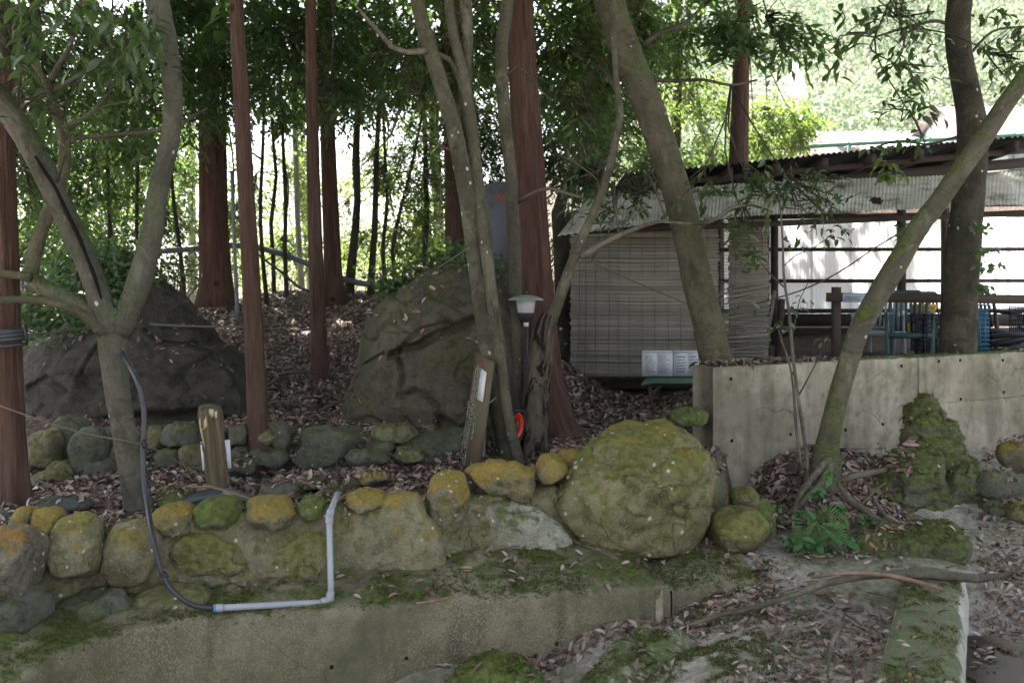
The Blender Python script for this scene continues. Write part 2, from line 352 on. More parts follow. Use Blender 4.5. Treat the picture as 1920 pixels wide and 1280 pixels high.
def concrete(name, c1, c2, moss, mthr, agg=.5, streak=.5, stain=0.):
    t = NT(name); v = t.objv(True); z = t.nz()
    n1 = t.noise(v, 2.2, 6, .6); n2 = t.noise(v, 14, 5, .6); n3 = t.noise(v, 130, 2, .5); st = t.noise(t.scale(v, (7, 7, .8)), 1, 5, .6)
    c = t.mix(t.step(n1, .3, .7), c1, c2); c = t.mix(t.math('MULTIPLY', t.step(st, .48, .66), streak), c, tuple(k * .38 for k in c1))
    c = t.mix(t.math('MULTIPLY', t.step(n2, .5, .7), .35), c, tuple(k * .5 for k in c1))
    c = t.mix(t.math('MULTIPLY', t.step(n3, .5, .62), agg), c, tuple(min(1, k * 1.6) for k in c2))
    c = t.mix(t.math('MULTIPLY', t.step(t.noise(v, 105, 2), .55, .68), agg), c, tuple(k * .42 for k in c1))
    cv = t.n('ShaderNodeVectorMath', operation='ADD'); t.set(cv.inputs[0], v); nv = t.n('ShaderNodeTexNoise'); t.set(nv.inputs['Vector'], v); nv.inputs['Scale'].default_value = 5; nv.inputs['Detail'].default_value = 5; sv = t.n('ShaderNodeVectorMath', operation='SCALE'); t.set(sv.inputs[0], nv.outputs['Color']); sv.inputs[3].default_value = .22; t.set(cv.inputs[1], sv.outputs[0])
    ck = t.math('MULTIPLY', t.step(t.vor(cv.outputs[0], 1.5, 'DISTANCE_TO_EDGE').outputs['Distance'], .010, .002), t.step(t.noise(v, 1.7, 3), .52, .60)); c = t.mix(t.math('MULTIPLY', ck, .55), c, (.05, .046, .036))
    if stain: c = t.mix(t.math('MULTIPLY', t.step(t.math('ADD', t.noise(v, 1.1, 6, .65, .4), t.math('MULTIPLY', n2, .25)), .48, .78), stain), c, t.mix(n2, (.045, .046, .024), (.09, .088, .055)))
    ms = t.math('ADD', t.math('MULTIPLY', z, .42), t.math('ADD', t.math('MULTIPLY', t.noise(v, 4.1, 8, .65, .5), 1.), t.math('MULTIPLY', n2, .3)))
    mk_ = t.step(ms, mthr, mthr + .16)
    c = t.mix(t.math('MULTIPLY', mk_, moss), c, t.mix(t.step(t.noise(v, 60, 4), .35, .65), (.035, .048, .011), (.085, .098, .026)))
    h = t.math('ADD', t.math('MULTIPLY', n3, .3), t.math('MULTIPLY', n2, .5))
    return t.pbr(c, .93, t.bump(h, .5, .012), .15)
M['kerb'] = concrete('aggregate concrete', (.13, .112, .07), (.22, .192, .13), .9, .98, .42, .6, .8)
M['retain'] = concrete('cast concrete', (.235, .205, .15), (.38, .34, .27), .9, .88, .12, .4, .6)
M['kerb2'] = concrete('mossy kerb concrete', (.30, .29, .25), (.42, .41, .37), .85, .77, .3, .25)
def bark(name, kind, c1, c2, moss=0., lich=0., mcol=(.05, .062, .016)):
    t = NT(name); k = t.attr('bk').outputs['Vector']; oi = t.n('ShaderNodeObjectInfo').outputs['Random']
    a = t.n('ShaderNodeVectorMath', operation='ADD'); t.set(a.inputs[0], k); s_ = t.n('ShaderNodeVectorMath', operation='SCALE'); s_.inputs[0].default_value = (13, 7, 19); t.set(s_.inputs[3], oi); t.set(a.inputs[1], s_.outputs[0]); k = a.outputs[0]
    if kind == 'cedar':
        f = t.noise(t.scale(k, (75, 75, 3.2)), 1, 6, .65, .3); g = t.noise(t.scale(k, (26, 26, 1.6)), 1, 4, .6, .4)
        c = t.mix(t.step(f, .3, .75), c1, c2); c = t.mix(t.math('MULTIPLY', t.step(g, .48, .7), .5), c, tuple(q * .4 for q in c1))
        c = t.mix(t.math('MULTIPLY', t.step(t.noise(t.scale(k, (20, 20, 2)), 1, 3), .55, .75), .4), c, tuple(min(1, q * 1.5) for q in c2))
        c = t.mix(t.math('MULTIPLY', t.step(t.noise(t.scale(k, (9, 9, 1.3)), 1, 5, .65, .5), .5, .66), .3), c, (.14, .105, .09)); kn = t.vor(t.scale(k, (3.5, 3.5, 2.2)), 1); c = t.mix(t.step(kn.outputs['Distance'], .10, .05), c, (.02, .014, .011))
        h = t.math('ADD', f, t.math('MULTIPLY', g, 1.5)); bs = 1.0; bd = .045
    elif kind == 'dead':
        f = t.noise(t.scale(k, (30, 30, 9)), 1, 6, .7, .8); g = t.noise(t.scale(k, (14, 14, 4)), 1, 5, .65, 1.)
        c = t.mix(t.step(f, .3, .7), c1, c2); c = t.mix(t.step(g, .49, .56), c, (.012, .009, .007)); h = t.math('ADD', f, g); bs = 1.; bd = .035
    else:
        f = t.noise(t.scale(k, (55, 55, 22)), 1, 5, .65); g = t.noise(t.scale(k, (9, 9, 38)), 1, 4, .6, .4); b = t.noise(t.scale(k, (9, 9, 5)), 1, 5, .6)
        c = t.mix(t.step(b, .3, .7), c1, c2); c = t.mix(t.math('MULTIPLY', t.step(f, .5, .7), .5), c, tuple(q * .45 for q in c1)); c = t.mix(t.math('MULTIPLY', t.step(g, .55, .68), .35), c, tuple(q * .4 for q in c1))
        c = t.mix(t.math('MULTIPLY', t.step(t.noise(t.scale(k, (7, 7, 3.5)), 1, 7, .7, .5), .53, .64), .5), c, tuple(min(.4, q * 1.7) for q in c2)); c = t.mix(t.math('MULTIPLY', t.step(t.noise(t.scale(k, (5, 5, 2)), 1, 6, .65, .5), .55, .68), .6), c, tuple(q * .35 for q in c1))
        h = t.math('ADD', t.math('MULTIPLY', f, .6), t.math('MULTIPLY', g, .5)); bs = 1.; bd = .025
    if moss:
        z = t.nz(); m = t.math('ADD', t.math('MULTIPLY', z, .3), t.noise(t.scale(k, (8, 8, 3.5)), 1, 6, .65, .5))
        c = t.mix(t.math('MULTIPLY', t.step(m, .72 - moss * .4, .9 - moss * .4), .85), c, t.mix(t.step(t.noise(k, 60, 4), .35, .65), mcol, tuple(q * 1.9 for q in mcol)))
    if lich:
        vo = t.vor(t.scale(k, (1, 1, .6)), 16); sm = t.math('MULTIPLY', t.step(t.math('SUBTRACT', .26, t.math('ADD', vo.outputs['Distance'], t.math('MULTIPLY', f, .25))), 0, .04), t.step(t.noise(k, 5, 3), .62 - lich * .2, .66 - lich * .2))
        c = t.mix(t.math('MULTIPLY', sm, .85), c, (.42, .47, .40))
    return t.pbr(c, .92, t.bump(h, bs, bd), .15)
M['cedar'] = bark('cedar bark', 'cedar', (.070, .035, .025), (.135, .074, .054))
M['cedar_far'] = bark('brown cedar bark', 'cedar', (.070, .038, .028), (.125, .076, .058))
M['smooth'] = bark('smooth olive bark', 'smooth', (0.075, 0.068, 0.049), (0.124, 0.114, 0.081), moss=.35, lich=.35)
M['clump'] = bark('grey olive bark', 'smooth', (0.062, 0.057, 0.038), (0.102, 0.093, 0.065), moss=.25, lich=.55)
M['forkbark'] = bark('grey green bark', 'smooth', (0.058, 0.055, 0.042), (0.097, 0.091, 0.071), moss=.52, lich=.35, mcol=(.040, .052, .022))
M['mossy'] = bark('moss covered bark', 'smooth', (0.073, 0.066, 0.046), (0.119, 0.108, 0.077), moss=.55, lich=.4, mcol=(.046, .060, .015))
M['lean'] = bark('ringed brown bark', 'smooth', (0.062, 0.056, 0.037), (0.108, 0.096, 0.065), moss=.52, lich=.3, mcol=(.044, .054, .020))
M['darkbark'] = bark('dark bark', 'smooth', (0.034, 0.030, 0.022), (0.064, 0.056, 0.041), moss=.2, lich=.4)
M['twig'] = bark('dark twig', 'smooth', (.05, .043, .033), (.09, .078, .058))
M['palebark'] = bark('pale grey bark', 'smooth', (.26, .25, .22), (.38, .37, .33), lich=.3)
M['dead'] = bark('dead bark', 'dead', (0.061, 0.048, 0.037), (0.119, 0.095, 0.072))
M['rot'] = bark('rotten wood', 'cedar', (.11, .085, .05), (.24, .19, .12), moss=.2, mcol=(.09, .085, .025))
M['branch'] = bark('fallen branch bark', 'smooth', (0.080, 0.066, 0.052), (0.152, 0.128, 0.104), moss=.1, lich=.2)
M['branch_red'] = bark('reddish stripped branch', 'smooth', (.20, .12, .085), (.30, .20, .15))
def leaf_mat(name, cols, tr=.35, trc=(.16, .24, .03), rough=.38, spec=.5):
    t = NT(name); r = t.n('ShaderNodeNewGeometry').outputs['Random Per Island']
    c = ramp(t, r, cols); v = t.n('ShaderNodeNewGeometry').outputs['Position']
    c = t.mix(t.math('MULTIPLY', t.noise(v, 40, 2), .3), c, tuple(q * .5 for q in cols[0][1]))
    return t.pbr(c, rough, None, spec, 0., (tr, t.mix(.5, c, trc)))
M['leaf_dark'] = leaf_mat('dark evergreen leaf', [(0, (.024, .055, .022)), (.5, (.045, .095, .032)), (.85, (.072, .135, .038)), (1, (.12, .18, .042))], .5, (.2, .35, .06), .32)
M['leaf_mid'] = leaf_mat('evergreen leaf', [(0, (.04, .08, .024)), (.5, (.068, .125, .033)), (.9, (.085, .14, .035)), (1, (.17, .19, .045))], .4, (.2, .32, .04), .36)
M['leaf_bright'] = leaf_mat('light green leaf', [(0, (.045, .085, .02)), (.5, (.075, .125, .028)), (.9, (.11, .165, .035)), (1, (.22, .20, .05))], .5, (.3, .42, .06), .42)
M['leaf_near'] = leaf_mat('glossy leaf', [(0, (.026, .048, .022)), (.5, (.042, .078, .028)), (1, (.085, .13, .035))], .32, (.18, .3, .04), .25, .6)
M['leaf_far'] = leaf_mat('bleached distant foliage', [(0, (.12, .15, .095)), (.5, (.16, .19, .13)), (1, (.21, .235, .17))], .45, (.26, .36, .16), .6, .3)  # leaf colours bleached to carry the overexposed look of the hillside
M['fern'] = leaf_mat('fern leaf', [(0, (.07, .15, .04)), (1, (.15, .26, .07))], .4, (.25, .4, .07), .5, .3)
M['moss'] = leaf_mat('moss cushion', [(0, (.055, .068, .017)), (.5, (.085, .10, .026)), (1, (.13, .145, .042))], .25, (.12, .15, .03), .8, .1)
M['herb'] = leaf_mat('herb leaf', [(0, (.045, .12, .04)), (1, (.10, .22, .07))], .35, (.14, .3, .06), .5, .3)
def litter_mat():
    t = NT('fallen leaf'); r = t.n('ShaderNodeNewGeometry').outputs['Random Per Island']; v = t.n('ShaderNodeNewGeometry').outputs['Position']
    c = ramp(t, r, [(0, (.055, .034, .026)), (.3, (.12, .077, .058)), (.55, (.225, .145, .11)), (.8, (.33, .24, .195)), (.94, (.45, .38, .34)), (1, (.30, .15, .055))])
    c = t.mix(t.math('MULTIPLY', t.noise(v, 90, 3), .5), c, (.08, .055, .042)); return t.pbr(c, .6, None, .35)
M['litter'] = litter_mat()
def ground_mat():
    t = NT('ground'); v = t.objv(True); zn = t.attr('zone').outputs['Fac']
    n1 = t.noise(v, 3, 6, .6); n2 = t.noise(v, 25, 5, .65); n3 = t.noise(v, 110, 2); vo = t.vor(t.scale(v, (1, 1.4, 1)), 26)
    soil = t.mix(t.step(n2, .35, .65), (.045, .033, .026), (.10, .075, .06)); soil = t.mix(t.math('MULTIPLY', t.step(n1, .4, .7), .5), soil, (.06, .048, .036))
    soil = t.mix(t.math('MULTIPLY', t.step(vo.outputs['Distance'], .5, .15), .35), soil, (.22, .155, .125))
    slab = t.mix(t.step(n2, .35, .65), (.215, .19, .16), (.34, .305, .265)); slab = t.mix(t.math('MULTIPLY', t.step(n3, .5, .65), .4), slab, (.10, .09, .075))
    slab = t.mix(t.math('MULTIPLY', t.step(n1, .47, .6), .75), slab, t.mix(t.step(n2, .4, .6), (.10, .10, .055), (.16, .16, .10)))
    c = t.mix(zn, slab, soil); h = t.math('ADD', t.math('MULTIPLY', n2, .6), t.math('MULTIPLY', n3, .25))
    return t.pbr(c, .95, t.bump(h, .7, .03), .12)
M['ground'] = ground_mat()
def plain(name, col, rough=.6, spec=.3, metal=0., var=.25, sc=12, trans=None, dirt=None, bump=.0, stretch=None):
    t = NT(name); v = t.objv()
    if stretch: v = t.scale(v, stretch)
    n = t.noise(v, sc, 5, .6); c = t.mix(t.math('MULTIPLY', n, var * 2), col, tuple(q * .45 for q in col))
    if dirt: c = t.mix(t.math('MULTIPLY', t.step(t.noise(v, sc * .35, 6, .65), .48, .68), dirt[0]), c, dirt[1])
    return t.pbr(c, rough, t.bump(n, bump, .01) if bump else None, spec, metal, trans)
M['pvc'] = plain('grey vinyl pipe', (.33, .34, .37), .45, .4, dirt=(.4, (.16, .15, .12)), sc=9)
M['pvc_blue'] = plain('blue tape', (.10, .22, .45), .5)
M['rubber'] = plain('black rubber hose', (.028, .030, .036), .42, .4, dirt=(.3, (.09, .085, .075)))
M['pipe_far'] = plain('grey water pipe', (.13, .145, .165), .45, .4, dirt=(.4, (.06, .06, .055)))
M['wire'] = plain('weathered wire', (.12, .10, .07), .7)
M['wire_yellow'] = plain('ochre cord', (.24, .18, .06), .7)
M['wood_dark'] = plain('dark weathered timber', (.050, .038, .031), .85, .2, sc=3, stretch=(1, 1, 9), bump=.3, dirt=(.4, (.10, .085, .07)))
M['wood_brown'] = plain('brown board', (.070, .050, .040), .8, .2, sc=5, stretch=(1, 1, 7), bump=.3, dirt=(.4, (.05, .04, .033)))
M['wood_grey'] = plain('grey board', (.17, .145, .12), .85, .2, sc=5, stretch=(7, 7, 1), bump=.3, dirt=(.4, (.09, .08, .066)))
t = NT('weathered bamboo slats'); r = t.n('ShaderNodeNewGeometry').outputs['Random Per Island']; v = t.objv(True)
c = ramp(t, r, [(0, (.15, .133, .11)), (.4, (.26, .235, .195)), (1, (.36, .325, .27))]); c = t.mix(t.math('MULTIPLY', t.step(t.noise(v, 4, 5, .6), .4, .65), .5), c, (.17, .16, .13))
M['bamboo'] = t.pbr(t.mix(t.math('MULTIPLY', t.noise(t.scale(v, (3, 3, 30)), 4, 3), .4), c, (.08, .07, .055)), .8, None, .2)
M['cord'] = plain('dark cord', (.085, .072, .06), .8)
M['board_white'] = plain('white board', (.66, .68, .72), .5, .3, var=.1, dirt=(.25, (.42, .42, .40)), sc=6)
M['ink'] = plain('dark print', (.09, .10, .13), .6)
M['green_metal'] = plain('green painted metal', (.075, .15, .085), .55, .35, dirt=(.5, (.06, .055, .04)), sc=9)
M['rust'] = plain('rusty steel', (.10, .055, .04), .8, .2, dirt=(.4, (.05, .035, .03)))
M['slate_metal'] = plain('dark blue grey metal', (.055, .065, .075), .45, .45, dirt=(.35, (.12, .13, .13)), sc=7)
M['lamp_cap'] = plain('grey green cap', (.26, .30, .28), .55, .35, dirt=(.5, (.12, .13, .11)), sc=10)
M['lamp_glass'] = plain('opal shade', (.70, .71, .72), .45, .4, var=.08, trans=(.35, (.7, .7, .72)), dirt=(.25, (.45, .44, .42)))
M['lamp_dark'] = plain('dark brown metal', (.035, .028, .028), .5, .4)
M['red'] = plain('red plastic', (.62, .035, .018), .35, .5, var=.12)
M['red_dark'] = plain('dark red plastic', (.09, .02, .016), .5, .4)
M['sign_brown'] = plain('brown sign board', (.115, .088, .052), .7, .25, sc=6, stretch=(4, 4, 1), dirt=(.5, (.13, .065, .042)))
M['ink_white'] = plain('pale paint', (.38, .38, .31), .7)
M['ink_green'] = plain('green paint', (.06, .32, .07), .7)
M['ink_red'] = plain('red paint', (.42, .07, .03), .7)
M['paper'] = plain('white paper', (.62, .61, .63), .6, .3, var=.1)
M['monument'] = plain('blue grey stone slab', (.115, .125, .145), .75, .25, sc=14, dirt=(.5, (.095, .10, .105)), bump=.3)
M['poly'] = plain('white corrugated sheet', (.74, .73, .74), .5, .3, var=.08, sc=3, trans=(.55, (.80, .79, .80)), dirt=(.25, (.5, .48, .43)))
def awning_mat():
    t = NT('dirty fibreglass'); v = t.objv(True); n = t.noise(v, 3.5, 6, .65, .5); m = t.noise(v, 26, 4, .6)
    c = t.mix(t.step(n, .32, .68), (.70, .69, .63), (.42, .40, .31)); c = t.mix(t.math('MULTIPLY', t.step(t.noise(v, 5.5, 6, .65), .5, .66), .8), c, (.095, .09, .04)); c = t.mix(t.math('MULTIPLY', t.step(m, .5, .7), .5), c, (.45, .46, .42))
    return t.pbr(c, .7, None, .25, 0., (.4, t.mix(.5, c, (.45, .45, .36))))
M['awning'] = awning_mat()
M['roof_dark'] = plain('dark corrugated roof', (.035, .032, .030), .7, .3, dirt=(.4, (.07, .065, .055)))
M['plas_green'] = plain('green plastic', (.035, .085, .082), .4, .45)
M['plas_grey'] = plain('grey plastic', (.36, .40, .45), .45, .4)
M['plas_yellow'] = plain('yellow crate plastic', (.42, .27, .02), .5, .4)
M['plas_blue'] = plain('blue crate plastic', (.035, .15, .24), .45, .4)
M['plas_navy'] = plain('dark navy plastic', (.02, .025, .04), .45, .4)
M['tyre'] = plain('black rubber', (.02, .02, .022), .6, .3)
M['fence_green'] = plain('green fence pipe', (.06, .17, .12), .5, .4)
M['house_wall'] = plain('beige plaster', (.42, .35, .31), .9, .2, var=.1)
M['house_white'] = plain('white plaster', (.7, .69, .68), .9, .2, var=.08)
M['house_roof'] = plain('brown tile', (.20, .155, .145), .8, .2)
M['roof_white'] = plain('white sheet roof', (.80, .81, .82), .5, .4, var=.05)
M['glass_dark'] = plain('window glass', (.05, .055, .06), .12, .6)
M['pole'] = plain('concrete pole', (.72, .72, .73), .7, .2, var=.08)
M['water'] = plain('puddle water', (.032, .019, .015), .2, .12, var=.3, sc=4)
M['hole'] = plain('hole shade', (.012, .011, .010), .95, .05)  # near-black colour standing for the shade inside holes, gaps and fissures
M['cream'] = plain('bare sapwood', (.52, .44, .27), .8, .2, var=.15)
# ------------------------------------------------------------------ terrain
YLX = [-30, -2.6, -2.3, -1.9, -1.2, -.8, -.3, .3, .75, 1.10, 1.27, 1.42, 4.0, 8, 20, 60]
YLY = [3.0, 3.8, 4.15, 4.55, 4.80, 4.93, 5.10, 5.30, 5.52, 5.75, 6.05, 6.50, 7.88, 10.0, 16, 40]
FC = np.array([(-3, 3, -.45), (-2, 3.9, -.4), (-1, 4.2, -.3), (.11, 4.5, -.16), (.7, 4.8, -.03), (1.2, 4.8, .08), (1.2, 4.2, .05), (.3, 3.8, -.14), (1.5, 4.4, .08), (1.05, 3.5, .02), (2.3, 4.6, 0), (1.9, 3.5, -.05), (2.6, 5.2, .12), (2.4, 5.7, .22), (1.7, 5.3, .17), (1.3, 5.4, .16), (1.85, 6.35, .53), (2.05, 6.55, .54), (1.72, 6.3, .46), (1.38, 6.25, .2), (1.5, 6.25, .26), (1.5, 6.0, .24), (1.75, 5.95, .38), (1.7, 5.7, .24), (2.3, 6.3, .46), (2.9, 6.2, .33), (3.5, 6.9, .37), (5, 7, .3), (0, 1, -.1), (0, -3, -.1), (-3, 0, -.3), (3, 1, -.05), (6, 3, 0), (0, -30, -.1), (-30, -10, -1), (30, -10, 0), (30, 10, 1)])
UC = np.array([(-3, 5, .5), (-2, 5, .48), (-1, 5.2, .48), (0, 5.5, .48), (.6, 6, .5), (1, 6.5, .52), (.4, 7, .55), (-.5, 6.0, .48), (-1.5, 5.9, .48), (-2.6, 5.9, .48), (-2.8, 6.7, .75), (-1.5, 6.7, .72), (-.8, 6.7, .7), (-.8, 7.3, .76), (-1.65, 8.5, .82), (-2.3, 8.3, .95), (-3.5, 9, 1.3), (-1.5, 10, 1.1), (-3.5, 11.5, 1.38), (-2.5, 13, 1.55), (-1, 13, 1.57), (0, 12, 1.5), (-.2, 10, 1.2), (.3, 9, .9), (.3, 8, .65), (.8, 8.5, .6), (1.2, 9, .58), (1.15, 8, .56), (1.05, 7.2, .54), (1.6, 8, .75), (1.45, 6.9, .98), (1.6, 7.2, 1.0), (2.2, 7.5, 1.02), (3.5, 8.5, 1.02), (2.5, 10, 1.0), (4, 10, 1), (6, 11, 1), (1.2, 11, .8), (2, 12, 1.1), (4, 12.5, 1.2), (3, 17, 3.3), (6, 17, 3.5), (10, 17, 3.5), (6, 25, 3.3), (12, 25, 3.3), (2, 15, 2.2), (1, 15, 1.8), (-2, 16, 1.3), (-5, 16, 1.2), (-3, 20, .5), (-8, 20, .3), (0, 20, 1.0), (-8, 12, 1.2), (-6, 8, .9), (-6, 6, .5), (-20, 30, -2), (0, 40, 0), (8, 34, 3.5), (12, 40, 5), (22, 40, 6), (20, 60, 15), (40, 60, 16), (12, 70, 14), (30, 95, 34), (55, 90, 34), (70, 60, 16), (-10, 60, -2), (-40, 60, -3), (0, 100, 1), (-60, 100, -3), (-120, 150, -4), (120, 150, 40)])
def idw(cp, x, y, p=3.2):
    s = 0; t = 0
    for a, b, z in cp:
        wgt = 1 / ((x - a) ** 2 + (y - b) ** 2 + .01) ** (p / 2); s = s + wgt * z; t = t + wgt
    return s / t
def ground_z(x, y):
    x = np.asarray(x, float); y = np.asarray(y, float)
    k = np.clip((y - np.interp(x, YLX, YLY)) / .10 + .5, 0, 1)
    z = idw(FC, x, y) * (1 - k) + idw(UC, x, y) * k
    q = np.stack([x, y, 0 * x], -1)
    return z + .035 * fbm(q * 1.7, 3) + .012 * fbm(q * 8, 3), k
def gz(x, y): return float(ground_z(np.array([x]), np.array([y]))[0][0])
def axis(segs):
    o = []
    for a, b, s in segs: o.append(np.arange(a, b, s))
    return np.concatenate(o)
ax = axis([(-150, -40, 10), (-40, -12, 2), (-12, -5, .4), (-5, 6, .06), (6, 12, .4), (12, 40, 2), (40, 151, 10)])
ay = axis([(-60, -6, 6), (-6, 2.5, .5), (2.5, 10, .06), (10, 20, .2), (20, 50, 1.5), (50, 171, 6)])
GX, GY = np.meshgrid(ax, ay); gZ, gK = ground_z(GX, GY)
nx, ny = len(ax), len(ay); ii = np.arange(ny - 1)[:, None] * nx + np.arange(nx - 1)[None]
GV = np.stack([GX, GY, gZ], -1).reshape(-1, 3); GF = np.stack([ii, ii + 1, ii + nx + 1, ii + nx], -1).reshape(-1, 4)
g = mk('ground', GV, [GF], M['ground'], attrs={'zone': np.maximum(gK, np.clip((GY - 5.35) / .3, 0, 1) * np.clip((GX - 1.25) / .1, 0, 1) * np.clip((2.5 - GX) / .3, 0, 1)).ravel()}, base=(0, 0, 0))
tag(g, 'leaf strewn earth and pale concrete forest ground', None, None, 'structure')
SURF = []                                   # surfaces that catch fallen leaves
sel = (np.abs(GV[GF[:, 0], 0]) < 10) & (GV[GF[:, 0], 1] > 2) & (GV[GF[:, 0], 1] < 17)
SURF.append((GV, [GF[sel]]))
# puddle at the lower right
a = np.linspace(0, 2 * PI, 40, endpoint=False); px_ = 1 + .18 * np.sin(3 * a + 1) + .1 * np.sin(5 * a)
pv = np.stack([2.12 + .42 * px_ * np.cos(a), 4.02 + .40 * px_ * np.sin(a), np.full(40, 0.)], -1)
pv[:, 2] = gz(2.1, 4.05) + .018
pf = np.stack([np.arange(40), (np.arange(40) + 1) % 40, np.full(40, 40)], -1)
tag(mk('puddle', np.vstack([pv, [[2.12, 4.02, pv[0, 2]]]]), [pf], M['water']), 'dark brown puddle with floating leaves', None, None, 'structure')
# ------------------------------------------------------------------ curved low concrete kerb wall in front
KE = [(-40, 1340, 3.55), (25, 1280, 3.72), (75, 1245, 3.86), (130, 1214, 4.0), (330, 1163, 4.33), (640, 1141, 4.51), (940, 1116, 4.70), (1225, 1101, 4.83), (1264, 1100, 4.885)]
low = thing('low_concrete_wall', 'low curved aggregate concrete wall with mossy top below the stone wall', 'wall', P(640, 1200, 4.5))
prof = [(-.0, -.8), (.0, -.3), (0, -.2), (0, -.1), (0, -.04), (.004, -.015), (.018, -.002), (.035, .004), (.2, .025), (.35, .05), (.7, .09), (1., .12)]
def kerb_strip(name, KE, kx, kw, rise=1.):
    kp = crom(np.array([P(*q) for q in KE]), .03); KW = np.interp(kp[:, 0], kx, kw)
    T_ = nrm(np.gradient(kp, axis=0) * np.array([1, 1, 0])); NB = np.stack([-T_[:, 1], T_[:, 0], 0 * T_[:, 0]], -1); V = []
    for k, (u, z) in enumerate(prof):
        uu = u * KW if u > .06 else np.full(len(kp), u)
        V.append(kp + NB * uu[:, None] + np.array([0, 0, 1.])[None] * np.where(u > .06, rise * z * np.clip((kp[:, 0] + 2.4) / 2, .1, 1.3), z)[:, None])
    V = np.stack(V, 0); n_, m_ = V.shape[:2]
    q = V.reshape(-1, 3); q = q + .014 * fbm(q * 4, 4)[:, None] * np.array([.4, 1, .8])
    i = np.arange(n_ - 1)[:, None] * m_ + np.arange(m_ - 1)[None]; KF = np.stack([i, i + 1, i + m_ + 1, i + m_], -1).reshape(-1, 4)
    mk(name, q, [KF, np.array([np.arange(n_) * m_ + m_ - 1, (np.arange(n_) * m_)[::-1]])], M['kerb'], low); SURF.append((q, [KF]))
kerb_strip('wall_body', KE, [-2.2, -1.9, -1.7, -.8, .1, .7], [.25, .28, .36, .44, .58, .68])
kerb_strip('wall_end', [(1248, 1105.5, 4.895), (1330, 1097, 4.94), (1400, 1090, 5.0), (1452, 1084, 5.06)], [.8, 1.4], [.6, .5], .6)
MB().bar(P(1236, 1200, 4.84) + [0, 0, -.1], P(1236, 1105, 4.84), .036, .02, (0, 1, 0)).build('joint_strip', M['retain'], low); MB().bar(P(1256, 1200, 4.868) + [0, 0, -.1], P(1256, 1107, 4.868), .022, .012, (0, 1, 0)).build('joint_gap_shade', M['hole'], low)  # pale joint bar, then a near-black bar painted as the gap's shade
# its short end pier beyond the joint, and the mossy continuation
mb = MB()
for (x, y, d) in [(762, 1233, 4.60), (924, 1218, 4.68), (1044, 1206, 4.74), (1160, 1195, 4.79), (622, 1250, 4.50)]:
    mb.box(P(x, y, d - .012), (.012, .02, .010))
mb.build('weep_hole_shade', M['hole'], low)['kind'] = 'stuff'  # near-black boxes painted as shaded openings, nothing is cut
# ------------------------------------------------------------------ rubble stone wall on the kerb
sw = thing('stone_wall', 'mossy rubble stone wall of rounded stones set in mortar above the low concrete wall', 'wall', P(640, 1140, 4.75))
us = np.linspace(0, 1, 260); xs = np.interp(us, [0, 1], [-2.62, 1.36])
yb_ = np.interp(xs, YLX, YLY) - .035; base_z = np.interp(xs, [-2.6, -2.2, -1.75, -1.2, -.6, .1, .7, 1.4], [-.55, -.45, -.05, .10, .14, .15, .17, .19])
topz = np.interp(xs, [-2.6, -1.9, -.9, 0, .6, 1.0, 1.4], [.54, .53, .56, .56, .58, .52, .50]) - .04
MV = []
hs = np.linspace(0, 1, 30)
for h in hs:
    ins = .07 + .13 * h ** 1.2 + (.02 if h < .1 else 0)
    z = base_z - .06 + (topz - base_z + .06) * h; y = yb_ - .13 + ins; MV.append(np.stack([xs, y, z], -1))
for b_, z_ in ((.1, .015), (.28, .0), (.4, -.15)):
    MV.append(np.stack([xs, yb_ - .13 + .2 + b_, topz + z_], -1))
MV = np.stack(MV, 0); n_, m_ = MV.shape[:2]; q = MV.reshape(-1, 3)
dsp = .075 * fbm(q * 3.2, 4) + .02 * fbm(q * 11, 3) + .03 * np.abs(vn(q * 5.5))
q = q + dsp[:, None] * np.array([.2, -1, .25]); i = np.arange(n_ - 1)[:, None] * m_ + np.arange(m_ - 1)[None]
mF = np.stack([i, i + 1, i + m_ + 1, i + m_], -1).reshape(-1, 4)
mk('mortar', q, [mF], M['mortar'], sw); SURF.append((q, [mF]))
